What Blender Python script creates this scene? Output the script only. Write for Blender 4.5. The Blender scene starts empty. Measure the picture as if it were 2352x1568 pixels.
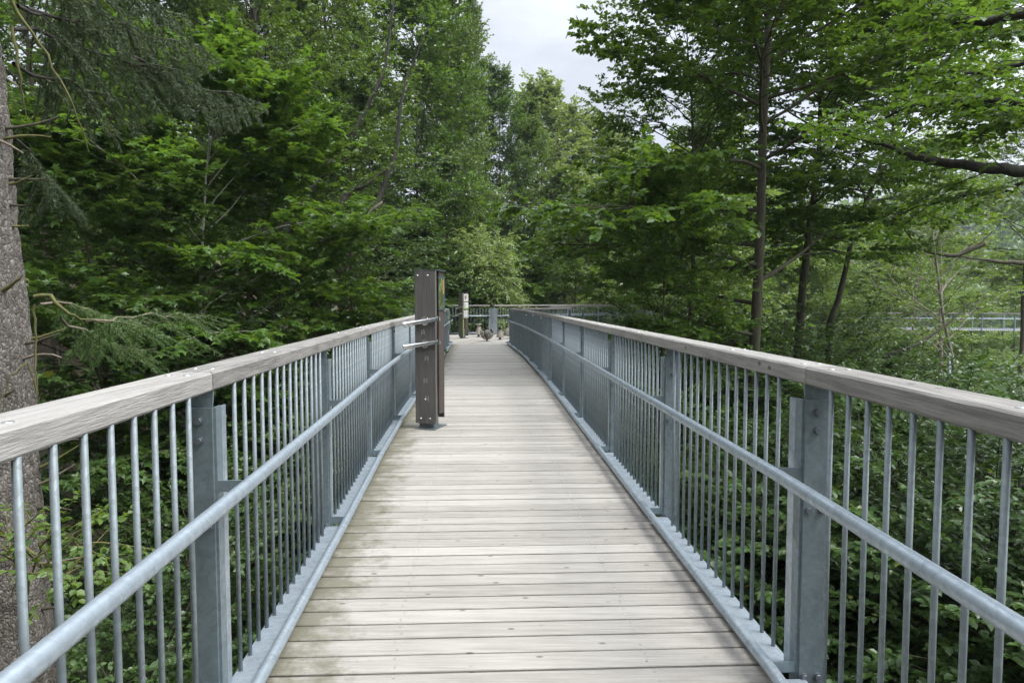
import bpy, math, random
import numpy as np
from mathutils import Vector, Matrix
sc = bpy.context.scene
COL = sc.collection
R = math.radians

# ------------------------------------------------------------------ camera, sky, sun, exposure
PITCH = math.atan(92/1568)
EYE = 1.49
cam_d = bpy.data.cameras.new('camera'); cam_d.lens = 24; cam_d.sensor_width = 36
cam_d.clip_start = 0.05; cam_d.clip_end = 4000
cam = bpy.data.objects.new('camera', cam_d); COL.objects.link(cam)
cam.location = (0, 0, EYE); cam.rotation_euler = (math.pi/2-PITCH, 0, 0)
sc.camera = cam

SUN_EL, SUN_AZ = R(58), R(105)            # azimuth clockwise from +Y
w = bpy.data.worlds.new('World'); sc.world = w; w.use_nodes = True
nt = w.node_tree; nt.nodes.clear()
def N(t, kind, **kw):
    n = t.nodes.new(kind)
    for k, v in kw.items():
        if k == 'inputs':
            for a, b in v.items(): n.inputs[a].default_value = b
        else: setattr(n, k, v)
    return n
out = N(nt, 'ShaderNodeOutputWorld'); bg = N(nt, 'ShaderNodeBackground', inputs={'Strength': 0.1})
sky = N(nt, 'ShaderNodeTexSky', sky_type='NISHITA', sun_disc=False, sun_elevation=SUN_EL, sun_rotation=SUN_AZ)
tc = N(nt, 'ShaderNodeTexCoord'); sep = N(nt, 'ShaderNodeSeparateXYZ')
nt.links.new(tc.outputs['Generated'], sep.inputs[0])
zc = N(nt, 'ShaderNodeMath', operation='MAXIMUM', inputs={1: 0.0}); nt.links.new(sep.outputs['Z'], zc.inputs[0])
z2 = N(nt, 'ShaderNodeMath', operation='POWER', inputs={1: 2.0}); nt.links.new(zc.outputs[0], z2.inputs[0])
dt = N(nt, 'ShaderNodeVectorMath', operation='DOT_PRODUCT'); nt.links.new(tc.outputs['Generated'], dt.inputs[0])
dt.inputs[1].default_value = (math.sin(SUN_AZ)*math.cos(SUN_EL), math.cos(SUN_AZ)*math.cos(SUN_EL), math.sin(SUN_EL))
dm = N(nt, 'ShaderNodeMath', operation='MAXIMUM', inputs={1: 0.0}); nt.links.new(dt.outputs['Value'], dm.inputs[0])
dp = N(nt, 'ShaderNodeMath', operation='POWER', inputs={1: 3.0}); nt.links.new(dm.outputs[0], dp.inputs[0])
gl = N(nt, 'ShaderNodeMath', operation='MULTIPLY_ADD', inputs={1: 24.0, 2: 4.5}); nt.links.new(dp.outputs[0], gl.inputs[0])
cie = N(nt, 'ShaderNodeMath', operation='MULTIPLY_ADD', inputs={1: 9.0}); nt.links.new(z2.outputs[0], cie.inputs[0]); nt.links.new(gl.outputs[0], cie.inputs[2])
mp = N(nt, 'ShaderNodeMapping', inputs={'Scale': (1.0, 1.0, 3.0)}); nt.links.new(tc.outputs['Generated'], mp.inputs[0])
nz = N(nt, 'ShaderNodeTexNoise', inputs={'Scale': 3.2, 'Detail': 6.0, 'Roughness': 0.55}); nt.links.new(mp.outputs[0], nz.inputs['Vector'])
mr = N(nt, 'ShaderNodeMapRange', inputs={'From Min': 0.3, 'From Max': 0.7, 'To Min': 0.72, 'To Max': 1.18}); nt.links.new(nz.outputs['Fac'], mr.inputs[0])
mu = N(nt, 'ShaderNodeMath', operation='MULTIPLY'); nt.links.new(cie.outputs[0], mu.inputs[0]); nt.links.new(mr.outputs[0], mu.inputs[1])
cl = N(nt, 'ShaderNodeMix', data_type='RGBA', blend_type='MULTIPLY'); cl.inputs['Factor'].default_value = 1
cl.inputs['A'].default_value = (0.94, 0.985, 1.07, 1)
nt.links.new(mu.outputs[0], cl.inputs['B'])
mx = N(nt, 'ShaderNodeMix', data_type='RGBA'); mx.inputs['Factor'].default_value = 0.88
nt.links.new(sky.outputs[0], mx.inputs['A']); nt.links.new(cl.outputs['Result'], mx.inputs['B'])
nt.links.new(mx.outputs['Result'], bg.inputs['Color']); nt.links.new(bg.outputs[0], out.inputs[0])

sd = bpy.data.lights.new('sun', 'SUN'); sd.energy = 1.7; sd.angle = R(20); sd.color = (1, 0.96, 0.9)
so = bpy.data.objects.new('sun', sd); COL.objects.link(so)
sdir = Vector((math.sin(SUN_AZ)*math.cos(SUN_EL), math.cos(SUN_AZ)*math.cos(SUN_EL), math.sin(SUN_EL)))
so.rotation_euler = sdir.to_track_quat('Z', 'Y').to_euler(); so.location = sdir*60
sc.view_settings.view_transform = 'Standard'; sc.view_settings.look = 'None'
sc.view_settings.exposure = 0.85; sc.view_settings.gamma = 1
sc.cycles.max_bounces = 5; sc.cycles.diffuse_bounces = 3; sc.cycles.transmission_bounces = 3; sc.cycles.glossy_bounces = 2

# ------------------------------------------------------------------ materials
def mat(name):
    m = bpy.data.materials.new(name); m.use_nodes = True
    t = m.node_tree; return m, t, t.nodes['Principled BSDF']
def ramp(t, fac, stops):
    r = t.nodes.new('ShaderNodeValToRGB'); el = r.color_ramp.elements
    while len(el) < len(stops): el.new(0.5)
    for e, (p, c) in zip(el, stops): e.position = p; e.color = (*c, 1)
    t.links.new(fac, r.inputs[0]); return r.outputs[0]
def noise(t, vec, scale, detail=4, rough=0.55):
    n = N(t, 'ShaderNodeTexNoise', inputs={'Scale': scale, 'Detail': detail, 'Roughness': rough})
    if vec is not None: t.links.new(vec, n.inputs['Vector'])
    return n.outputs['Fac']
def objco(t, scale=(1, 1, 1), what='Object'):
    c = t.nodes.new('ShaderNodeTexCoord'); m = N(t, 'ShaderNodeMapping', inputs={'Scale': scale})
    t.links.new(c.outputs[what], m.inputs[0]); return m.outputs[0]
def bump(t, b, h, s, d=0.01):
    n = N(t, 'ShaderNodeBump', inputs={'Strength': s, 'Distance': d}); t.links.new(h, n.inputs['Height']); t.links.new(n.outputs[0], b.inputs['Normal'])
def mixc(t, fac, a, b, blend='MIX'):
    m = N(t, 'ShaderNodeMix', data_type='RGBA', blend_type=blend)
    for s, v in (('Factor', fac), ('A', a), ('B', b)):
        if isinstance(v, (int, float)): m.inputs[s].default_value = v
        elif isinstance(v, tuple): m.inputs[s].default_value = (*v, 1)
        else: t.links.new(v, m.inputs[s])
    return m.outputs['Result']
def mth(t, op, a, b=0.0, c=0.0):
    m = N(t, 'ShaderNodeMath', operation=op)
    for i, v in enumerate((a, b, c)):
        if isinstance(v, (int, float)): m.inputs[i].default_value = v
        else: t.links.new(v, m.inputs[i])
    return m.outputs[0]
def attr(t, name):
    a = N(t, 'ShaderNodeAttribute', attribute_name=name); return a.outputs['Fac']

def leaf_mat(name, dark, lite, trans=0.38, rough=0.34, spec=0.5):
    m, t, b = mat(name)
    oi = t.nodes.new('ShaderNodeObjectInfo')
    f = mth(t, 'MULTIPLY_ADD', attr(t, 'tint'), 0.75, 0.0)
    f = mth(t, 'MULTIPLY_ADD', oi.outputs['Random'], 0.3, f)
    c = mixc(t, f, dark, lite)
    c = mixc(t, ramp(t, attr(t, 'tint'), [(0.88, (0, 0, 0)), (0.96, (0.45,)*3)]), c, (0.17, 0.14, 0.035))
    t.links.new(c, b.inputs['Base Color']); b.inputs['Roughness'].default_value = rough
    b.inputs['Specular IOR Level'].default_value = spec
    tr = t.nodes.new('ShaderNodeBsdfTranslucent')
    c2 = mixc(t, 1.0, c, (1.6, 1.5, 0.6), 'MULTIPLY'); t.links.new(c2, tr.inputs['Color'])
    ms = N(t, 'ShaderNodeMixShader', inputs={0: trans}); t.links.new(b.outputs[0], ms.inputs[1]); t.links.new(tr.outputs[0], ms.inputs[2])
    t.links.new(ms.outputs[0], t.nodes['Material Output'].inputs[0]); return m
L_BEECH = leaf_mat('beech_leaf', (0.05, 0.102, 0.021), (0.12, 0.21, 0.042), 0.46)
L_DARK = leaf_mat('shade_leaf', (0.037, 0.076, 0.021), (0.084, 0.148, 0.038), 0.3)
L_MAPLE = leaf_mat('maple_leaf', (0.06, 0.128, 0.023), (0.138, 0.235, 0.05), 0.4)
L_OAK = leaf_mat('oak_leaf', (0.065, 0.122, 0.025), (0.135, 0.21, 0.046), 0.36)
L_BRIGHT = leaf_mat('bright_leaf', (0.075, 0.14, 0.028), (0.165, 0.245, 0.055), 0.42)
L_RIDGE = leaf_mat('ridge_leaf', (0.105, 0.165, 0.05), (0.2, 0.26, 0.09), 0.4)
L_PALE = leaf_mat('pale_leaf', (0.15, 0.225, 0.085), (0.29, 0.37, 0.16), 0.35, 0.3)
L_NEEDLE = leaf_mat('spruce_needle', (0.034, 0.062, 0.02), (0.075, 0.105, 0.036), 0.12, 0.5)
L_FRESH = leaf_mat('fresh_needle', (0.055, 0.11, 0.026), (0.11, 0.2, 0.042), 0.2, 0.5)

def bark_mat(name, dark, lite, moss=0.3, scale=6, stretch=0.25, bs=0.6):
    m, t, b = mat(name)
    v = objco(t, (1, 1, stretch)); n1 = noise(t, v, scale*3, 8, 0.65); n2 = noise(t, objco(t), 1.3, 3)
    c = ramp(t, n1, [(0.3, dark), (0.7, lite)])
    f = ramp(t, n2, [(0.5, (0, 0, 0)), (0.75, (moss, moss, moss))])
    c = mixc(t, f, c, (0.07, 0.085, 0.02)); t.links.new(c, b.inputs['Base Color'])
    b.inputs['Roughness'].default_value = 0.9; bump(t, b, n1, bs, 0.02); return m
B_DARK = bark_mat('dark_bark', (0.026, 0.022, 0.013), (0.085, 0.074, 0.046), 0.45)
B_OLIVE = bark_mat('olive_bark', (0.05, 0.05, 0.025), (0.12, 0.11, 0.055), 0.5)
B_PALE = bark_mat('pale_bark', (0.14, 0.12, 0.09), (0.3, 0.27, 0.21), 0.15)
B_BLACK = bark_mat('wet_dark_bark', (0.012, 0.010, 0.008), (0.04, 0.034, 0.026), 0.25)
B_BIRCH = bark_mat('birch_bark', (0.16, 0.15, 0.12), (0.42, 0.4, 0.34), 0.2, 3, 2.0)
B_MOSS = bark_mat('mossy_bark', (0.05, 0.05, 0.015), (0.16, 0.15, 0.045), 0.7)
B_TWIG = bark_mat('dead_twig', (0.1, 0.08, 0.055), (0.24, 0.2, 0.15), 0.35)
def spruce_bark():
    m, t, b = mat('spruce_bark')
    v = objco(t, (1, 1, 0.6)); wv = N(t, 'ShaderNodeTexNoise', inputs={'Scale': 14.0, 'Detail': 4.0}); t.links.new(v, wv.inputs['Vector'])
    va = N(t, 'ShaderNodeVectorMath', operation='MULTIPLY_ADD'); va.inputs[1].default_value = (.035, .035, .035); t.links.new(wv.outputs['Color'], va.inputs[0]); t.links.new(v, va.inputs[2])
    vo = N(t, 'ShaderNodeTexVoronoi', feature='F1', inputs={'Scale': 40.0}); ve = N(t, 'ShaderNodeTexVoronoi', feature='DISTANCE_TO_EDGE', inputs={'Scale': 40.0})
    for q in (vo, ve): t.links.new(va.outputs[0], q.inputs['Vector'])
    sp = N(t, 'ShaderNodeSeparateColor'); t.links.new(vo.outputs['Color'], sp.inputs[0])
    n = noise(t, objco(t), 60, 6, 0.7); big = noise(t, objco(t), 1.4, 4); mid = noise(t, objco(t, (1, 1, .4)), 7, 5, .65)
    c = ramp(t, mth(t, 'MULTIPLY_ADD', mid, .7, mth(t, 'MULTIPLY', sp.outputs[0], .4)), [(0.3, (0.075, 0.064, 0.055)), (0.55, (0.15, 0.135, 0.12)), (0.8, (0.275, 0.257, 0.235))])
    c = mixc(t, 1.0, c, ramp(t, n, [(0.35, (0.6, 0.58, 0.56)), (0.65, (1.15, 1.13, 1.1))]), 'MULTIPLY')
    c = mixc(t, ramp(t, ve.outputs['Distance'], [(0.0, (0.6,)*3), (0.1, (0, 0, 0))]), c, (0.045, 0.035, 0.027))
    c = mixc(t, ramp(t, big, [(0.5, (0, 0, 0)), (0.72, (0.4,)*3)]), c, (0.075, 0.085, 0.04))
    h = mth(t, 'MULTIPLY_ADD', n, .15, mth(t, 'MINIMUM', ve.outputs['Distance'], .3)); h = mth(t, 'MULTIPLY_ADD', sp.outputs[1], .25, h)
    t.links.new(c, b.inputs['Base Color']); b.inputs['Roughness'].default_value = 0.95; bump(t, b, h, 0.8, 0.03); return m
B_SPRUCE = spruce_bark()

def steel_mat(name, base=(0.33, 0.38, 0.42), metallic=0.6, rough=0.42):
    m, t, b = mat(name)
    v = objco(t); vo = N(t, 'ShaderNodeTexVoronoi', inputs={'Scale': 55.0}); t.links.new(v, vo.inputs['Vector'])
    n = noise(t, v, 9, 6, 0.6); n2 = noise(t, objco(t, (1, 1, 0.35)), 30, 4, 0.6)
    k = mth(t, 'MULTIPLY_ADD', vo.outputs['Color'], 0.22, mth(t, 'MULTIPLY', n, 0.6)); k = mth(t, 'MULTIPLY_ADD', n2, 0.35, k)
    c = ramp(t, k, [(0.25, tuple(x*0.62 for x in base)), (0.55, base), (0.85, tuple(min(1, x*1.4) for x in base))])
    t.links.new(c, b.inputs['Base Color']); b.inputs['Metallic'].default_value = metallic
    rr = ramp(t, k, [(0.3, (rough+.14,)*3), (0.8, (rough-.08,)*3)]); t.links.new(rr, b.inputs['Roughness'])
    bump(t, b, n2, 0.08, 0.003); return m
STEEL = steel_mat('galvanised_steel')
STEEL_B = steel_mat('baluster_steel', (0.17, 0.2, 0.21), 0.25, 0.55)
STEEL_D = steel_mat('galvanised_steel_dull', (0.165, 0.205, 0.22), 0.45, 0.5)
def plain(name, c, rough=0.5, metal=0.0):
    m, t, b = mat(name); b.inputs['Base Color'].default_value = (*c, 1); b.inputs['Roughness'].default_value = rough; b.inputs['Metallic'].default_value = metal
    n = noise(t, objco(t), 40, 4); f = ramp(t, n, [(0.3, tuple(x*0.8 for x in c)), (0.7, tuple(min(1, x*1.15) for x in c))]); t.links.new(f, b.inputs['Base Color']); return m
BOLT = plain('bolt_steel', (0.16, 0.18, 0.2), 0.5, 0.6)
CHROME = plain('polished_stainless', (0.62, 0.61, 0.6), 0.16, 1.0)
ZINC = plain('bright_screw', (0.75, 0.76, 0.78), 0.3, 0.9)
GREEN = plain('lime_green_paint', (0.22, 0.42, 0.035), 0.45)
DARKIN = plain('dark_inside', (0.012, 0.012, 0.012), 0.7)
PANELW = plain('panel_white', (0.62, 0.62, 0.58), 0.35)
PANELT = plain('panel_teal_grey', (0.06, 0.085, 0.085), 0.35)
INK = plain('printed_ink', (0.06, 0.07, 0.1), 0.5)
ORANGE = plain('orange_print', (0.5, 0.27, 0.07), 0.5)
PLATE = plain('painted_foot_steel', (0.12, 0.14, 0.145), 0.5, 0.3)

def wood_mat(name, dark, lite, axis=0, knots=True, lat=False):
    m, t, b = mat(name)
    s = [14, 14, 14]; s[axis] = 0.7
    c0 = t.nodes.new('ShaderNodeTexCoord'); ad = N(t, 'ShaderNodeVectorMath', operation='MULTIPLY_ADD')
    cc = t.nodes.new('ShaderNodeCombineXYZ'); sd_ = attr(t, 'tint')
    for i in range(3): t.links.new(sd_, cc.inputs[i])
    ad.inputs[1].default_value = (37.0, 23.0, 51.0); t.links.new(cc.outputs[0], ad.inputs[0]); t.links.new(c0.outputs['Object'], ad.inputs[2])
    mpg = N(t, 'ShaderNodeMapping', inputs={'Scale': s}); t.links.new(ad.outputs[0], mpg.inputs[0])
    g = noise(t, mpg.outputs[0], 3.2, 7, 0.62)
    s2 = [60, 60, 60]; s2[axis] = 1.5
    mpf = N(t, 'ShaderNodeMapping', inputs={'Scale': s2}); t.links.new(ad.outputs[0], mpf.inputs[0])
    fine = noise(t, mpf.outputs[0], 3.0, 4, 0.6)
    blot = noise(t, ad.outputs[0], 5.0, 5, 0.6)
    k = mth(t, 'MULTIPLY_ADD', fine, 0.35, mth(t, 'MULTIPLY', g, 0.65)); k = mth(t, 'MULTIPLY_ADD', blot, 0.22, mth(t, 'SUBTRACT', k, 0.11))
    k = mth(t, 'MULTIPLY_ADD', sd_, 0.24, mth(t, 'SUBTRACT', k, 0.12))
    mid = tuple((a+c)/2 for a, c in zip(dark, lite))
    c = ramp(t, k, [(0.25, dark), (0.48, mid), (0.72, lite)])
    if knots:
        s3 = [9, 9, 9]; s3[axis] = 5
        mpk = N(t, 'ShaderNodeMapping', inputs={'Scale': s3}); t.links.new(ad.outputs[0], mpk.inputs[0])
        vo = N(t, 'ShaderNodeTexVoronoi', inputs={'Scale': 1.0}); t.links.new(mpk.outputs[0], vo.inputs['Vector'])
        kf = ramp(t, vo.outputs['Distance'], [(0.06, (0.75,)*3), (0.11, (0.0,)*3)])
        c = mixc(t, kf, c, tuple(x*0.35 for x in dark))
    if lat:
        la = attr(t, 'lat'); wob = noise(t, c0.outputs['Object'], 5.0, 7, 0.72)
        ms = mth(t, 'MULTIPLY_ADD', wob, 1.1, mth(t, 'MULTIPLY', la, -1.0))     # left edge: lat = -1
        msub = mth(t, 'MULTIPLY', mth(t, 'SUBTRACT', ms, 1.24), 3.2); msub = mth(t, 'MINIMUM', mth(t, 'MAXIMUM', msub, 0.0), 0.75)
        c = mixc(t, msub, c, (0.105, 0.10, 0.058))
        rail_shade = mth(t, 'MULTIPLY_ADD', wob, 1.1, la); rail_shade = mth(t, 'MULTIPLY', mth(t, 'SUBTRACT', rail_shade, 1.36), 2.6); rail_shade = mth(t, 'MINIMUM', mth(t, 'MAXIMUM', rail_shade, 0.0), 0.5)
        c = mixc(t, rail_shade, c, (0.13, 0.125, 0.12))  # right edge: soft shadow by the railing, painted into the plank colour
    t.links.new(c, b.inputs['Base Color']); b.inputs['Roughness'].default_value = 0.75; b.inputs['Specular IOR Level'].default_value = 0.35
    bump(t, b, mth(t, 'MULTIPLY_ADD', fine, 0.8, k), 0.5, 0.008); return m
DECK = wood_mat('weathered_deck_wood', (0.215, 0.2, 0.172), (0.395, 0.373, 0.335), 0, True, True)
RAILW = wood_mat('weathered_rail_wood', (0.12, 0.112, 0.1), (0.345, 0.33, 0.305), 1, True)
POSTW = wood_mat('grey_brown_board', (0.068, 0.062, 0.056), (0.165, 0.152, 0.14), 2, False)
REDW = wood_mat('brown_board', (0.042, 0.034, 0.029), (0.09, 0.072, 0.06), 2, False)
def stone_mat():
    m, t, b = mat('carved_seat_bronze'); n = noise(t, objco(t), 14, 8, 0.7); n2 = noise(t, objco(t), 70, 4, 0.7)
    c = ramp(t, n, [(0.3, (0.09, 0.078, 0.058)), (0.5, (0.27, 0.245, 0.2)), (0.7, (0.46, 0.44, 0.38))])
    t.links.new(c, b.inputs['Base Color']); b.inputs['Roughness'].default_value = 0.7; bump(t, b, n2, 0.5, 0.01); return m
CARVED = stone_mat()
def ground_mat():
    m, t, b = mat('forest_floor'); v = objco(t); n = noise(t, v, 0.35, 6, 0.6); n2 = noise(t, v, 9, 6, 0.7)
    c = ramp(t, n2, [(0.3, (0.022, 0.014, 0.009)), (0.6, (0.075, 0.042, 0.024)), (0.8, (0.12, 0.07, 0.04))])
    c = mixc(t, ramp(t, n, [(0.45, (0, 0, 0)), (0.6, (0.8,)*3)]), c, (0.03, 0.06, 0.018))
    t.links.new(c, b.inputs['Base Color']); b.inputs['Roughness'].default_value = 0.95; bump(t, b, n2, 0.8, 0.08); return m
GROUND = ground_mat()

# ------------------------------------------------------------------ helpers
def tag(o, label=None, cat=None, group=None, kind=None):
    if label: o['label'] = label
    if cat: o['category'] = cat
    if group: o['group'] = group
    if kind: o['kind'] = kind
    return o
def empty(name, loc=(0, 0, 0), rz=0.0):
    o = bpy.data.objects.new(name, None); COL.objects.link(o); o.location = loc; o.rotation_euler = (0, 0, rz); o.empty_display_size = .3; return o
def link(name, me, parent=None, loc=(0, 0, 0)):
    o = bpy.data.objects.new(name, me); COL.objects.link(o); o.parent = parent; o.location = loc; return o
def frame(d):
    d = Vector(d).normalized(); u = Vector((0, 0, 1)) if abs(d.z) < .95 else Vector((1, 0, 0))
    s = d.cross(u).normalized(); return d, s, s.cross(d)
class MB:
    """collects boxes, tubes, lathes and prisms into ONE mesh"""
    def __init__(s): s.v = []; s.f = []; s.m = []; s.t = []; s.l = []; s.tint = 0.5; s.mi = 0; s.sm = []
    def add(s, vs, fs, smooth=False):
        b = len(s.v); s.v += [tuple(x) for x in vs]; s.f += [tuple(i+b for i in f) for f in fs]
        s.m += [s.mi]*len(fs); s.t += [s.tint]*len(fs); s.sm += [smooth]*len(fs)
    def box(s, c, h, ax=None):
        c = Vector(c); X, Y, Z = ax or (Vector((1, 0, 0)), Vector((0, 1, 0)), Vector((0, 0, 1)))
        vs = [c+X*(i*h[0])+Y*(j*h[1])+Z*(k*h[2]) for i in (-1, 1) for j in (-1, 1) for k in (-1, 1)]
        s.add(vs, [(0, 1, 3, 2), (4, 6, 7, 5), (0, 4, 5, 1), (2, 3, 7, 6), (0, 2, 6, 4), (1, 5, 7, 3)])
    def bar(s, a, b, hw, hh, up=Vector((0, 0, 1))):
        a = Vector(a); b = Vector(b); d = b-a; L = d.length; d.normalize(); sd_ = d.cross(up).normalized()
        s.box((a+b)/2, (hw, L/2, hh), (sd_, d, sd_.cross(d)))
    def rbar(s, a, b, hw, hh, r=.006):
        a = Vector(a); b = Vector(b); d = (b-a).normalized(); sd_ = d.cross(Vector((0, 0, 1))).normalized(); up = sd_.cross(d)
        pr = [(-hw+r, -hh), (hw-r, -hh), (hw, -hh+r), (hw, hh-r), (hw-r, hh), (-hw+r, hh), (-hw, hh-r), (-hw, -hh+r)]
        vs = [p+sd_*x+up*z for p in (a, b) for x, z in pr]; n = 8
        s.add(vs, [(i, (i+1) % n, n+(i+1) % n, n+i) for i in range(n)]+[tuple(range(n))[::-1], tuple(range(n, 2*n))])
    def tube(s, path, rad, n=8, cap=True):
        P = [Vector(p) for p in path]; rr = rad if hasattr(rad, '__len__') else [rad]*len(P)
        vs = []; ref = None
        for i, p in enumerate(P):
            d = (P[min(i+1, len(P)-1)]-P[max(i-1, 0)]).normalized()
            if ref is None: _, sd_, up = frame(d)
            else: sd_ = (ref-d*ref.dot(d)).normalized(); up = sd_.cross(d)
            ref = sd_
            vs += [p+(sd_*math.cos(2*math.pi*k/n)+up*math.sin(2*math.pi*k/n))*rr[i] for k in range(n)]
        fs = [(i*n+k, i*n+(k+1) % n, (i+1)*n+(k+1) % n, (i+1)*n+k) for i in range(len(P)-1) for k in range(n)]
        s.add(vs, fs, True)
        if cap:
            b = len(s.v)-len(vs); s.f += [tuple(b+k for k in range(n))[::-1], tuple(b+len(vs)-n+k for k in range(n))]
            s.m += [s.mi]*2; s.t += [s.tint]*2; s.sm += [False]*2
    def lathe(s, prof, n=16, c=(0, 0, 0), wob=None):
        vs = []
        for i, (r, z) in enumerate(prof):
            for k in range(n):
                a = 2*math.pi*k/n; q = r*(wob(a, z) if wob else 1)
                vs.append((c[0]+q*math.cos(a), c[1]+q*math.sin(a), c[2]+z))
        fs = [(i*n+k, i*n+(k+1) % n, (i+1)*n+(k+1) % n, (i+1)*n+k) for i in range(len(prof)-1) for k in range(n)]
        s.add(vs, fs, True)
        s.add(vs[:n], [tuple(range(n))[::-1]]); s.add(vs[-n:], [tuple(range(n))])
    def build(s, name, mats, parent=None, loc=None, org=None):
        o_ = Vector(org) if org is not None else (Vector((0, 0, 0)))
        me = bpy.data.meshes.new(name); me.from_pydata([tuple(Vector(v)-o_) for v in s.v], [], s.f)
        for m_ in (mats if isinstance(mats, (list, tuple)) else [mats]): me.materials.append(m_)
        me.polygons.foreach_set('material_index', s.m); me.polygons.foreach_set('use_smooth', s.sm)
        a = me.attributes.new('tint', 'FLOAT', 'FACE'); a.data.foreach_set('value', s.t); me.update()
        return link(name, me, parent, loc or (0, 0, 0))
def copy_tree(o, parent=None):
    c = o.copy(); COL.objects.link(c); c.parent = parent
    for ch in list(o.children): copy_tree(ch, c)
    return c

def px(x, y, Y):
    """point at depth Y seen in the 2352-wide photograph at x, y (used to read off where things stand)"""
    u = (x-1176)/1568; v = -(y-784)/1568; cp, sp = math.cos(PITCH), math.sin(PITCH)
    d = Vector((u, cp+v*sp, -sp+v*cp)); return Vector((0, 0, EYE))+d*(Y/d.y)

# ------------------------------------------------------------------ terrain
def gz(x, y):
    x = np.asarray(x, float); y = np.asarray(y, float)
    z = -8.5 + 0*x
    z = z + np.clip(-3.0-x, 0, 90)*0.27*np.clip((y+12)/25, 0.35, 1)
    z = z - np.clip(x-4, 0, 40)*0.16
    z = z + np.clip(y-30, 0, 120)*0.10*np.clip((30-x)/40, 0, 1)
    z = z + 62*np.exp(-(((x-260)/130)**2+((y-330)/110)**2)) + 40*np.exp(-(((x-60)/140)**2+((y-420)/120)**2)) + 40*np.exp(-(((x+330)/140)**2+((y-150)/300)**2))
    return z + 0.5*np.sin(x*.31+1.2)*np.sin(y*.23) + 0.25*np.sin(x*.9)*np.sin(y*.8+.5)
def make_ground():
    xs = np.concatenate([np.linspace(-900, -80, 24)[:-1], np.linspace(-80, 80, 150), np.linspace(80, 900, 34)[1:]])
    ys = np.concatenate([np.linspace(-500, -20, 14)[:-1], np.linspace(-20, 120, 130), np.linspace(120, 1100, 40)[1:]])
    X, Y = np.meshgrid(xs, ys, indexing='ij'); Z = gz(X, Y); V = np.stack([X, Y, Z], -1).reshape(-1, 3); ny = len(ys)
    i, j = np.meshgrid(np.arange(len(xs)-1), np.arange(ny-1), indexing='ij'); a = (i*ny+j).ravel()
    F = np.stack([a, a+ny, a+ny+1, a+1], 1)
    me = bpy.data.meshes.new('ground'); me.from_pydata(V.tolist(), [], F.tolist()); me.materials.append(GROUND)
    me.polygons.foreach_set('use_smooth', [True]*len(F)); tag(link('ground', me), 'brown leaf-littered forest floor sloping down from left to right', kind='structure')
make_ground()

# ------------------------------------------------------------------ boardwalk
LT = [(-1.5, -.70), (0, -.79), (2.45, -.94), (4.42, -1.075), (6.37, -1.22), (8.34, -1.335), (16.5, -1.72), (23.8, -2.08)]
RT = [(-1.5, 1.05), (0, 1.03), (2.55, .995), (4.54, .913), (12.5, .598), (14.4, .50), (18.2, .28), (23.8, -.197)]
def lerp_tab(T, y): return float(np.interp(y, [a for a, _ in T], [b for _, b in T]))
def make_deck():
    rng = random.Random(5); mb = MB(); lat = []
    y = -1.4; pitch = .141
    while y < 23.7:
        xl, xr = lerp_tab(LT, y)-.03, lerp_tab(RT, y)+.03; cx = (xl+xr)/2; sk = .045 if y < 14 else .062
        w_ = pitch-.0115-rng.random()*.004; th = .042; dz = (rng.random()-.5)*.004; g = .003
        mb.tint = rng.random(); jl, jr = rng.random()*.015, rng.random()*.015
        def P(x, yy, z): return (x, yy+(x-cx)*sk, z)
        xa, xb = xl-jl, xr+jr; xs = [xa, cx, xb]; prof = [(0, -th), (0, dz-g), (g, dz), (w_-g, dz), (w_, dz-g), (w_, -th)]
        vs = [P(x, y+p, z) for x in xs for p, z in prof]; n = 6
        fs = [(i*n+k, i*n+k+1, (i+1)*n+k+1, (i+1)*n+k) for i in range(2) for k in range(n-1)] + [(0, n-1, n-2, n-3, n-4, n-5)[::1], tuple(range(2*n, 3*n))]
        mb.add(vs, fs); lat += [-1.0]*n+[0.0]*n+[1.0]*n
        if y < 9:
            mb.mi = 1
            for sx in (-.48, .52):
                for py in (.035, .1):
                    X = cx+sx*(xr-xl)/1.9+rng.uniform(-.012, .012); c = P(X, y+py, dz+.0015); r_ = .0045
                    vs = [(c[0]+r_*math.cos(k*math.pi/3), c[1]+r_*math.sin(k*math.pi/3), c[2]) for k in range(6)]
                    mb.add(vs, [tuple(range(6))]); lat += [0.0]*6
            mb.mi = 0
        y += pitch
    # carrying beams below
    mb.mi = 2
    for f in (-.42, 0, .42):
        ya = -1.4
        for yb in (4.5, 10.5, 16.5, 23.6):
            def Q(yy): return Vector(((lerp_tab(LT, yy)+lerp_tab(RT, yy))/2+f*(lerp_tab(RT, yy)-lerp_tab(LT, yy)), yy, -.15))
            b0 = len(mb.v); mb.bar(Q(ya), Q(yb-.004), .06, .115); lat += [0.0]*(len(mb.v)-b0); ya = yb
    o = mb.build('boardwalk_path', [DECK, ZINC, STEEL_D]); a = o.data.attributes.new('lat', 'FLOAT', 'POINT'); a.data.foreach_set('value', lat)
    tag(o, 'pale weathered timber boardwalk of cross planks leading ahead', kind='structure')
make_deck()
def clip_poly(poly, n, d):
    outp = []
    for i in range(len(poly)):
        a, b = poly[i], poly[(i+1) % len(poly)]; da, db = a[0]*n[0]+a[1]*n[1]-d, b[0]*n[0]+b[1]*n[1]-d
        if da >= 0: outp.append(a)
        if (da >= 0) != (db >= 0): t = da/(da-db); outp.append((a[0]+(b[0]-a[0])*t, a[1]+(b[1]-a[1])*t))
    return outp
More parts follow.
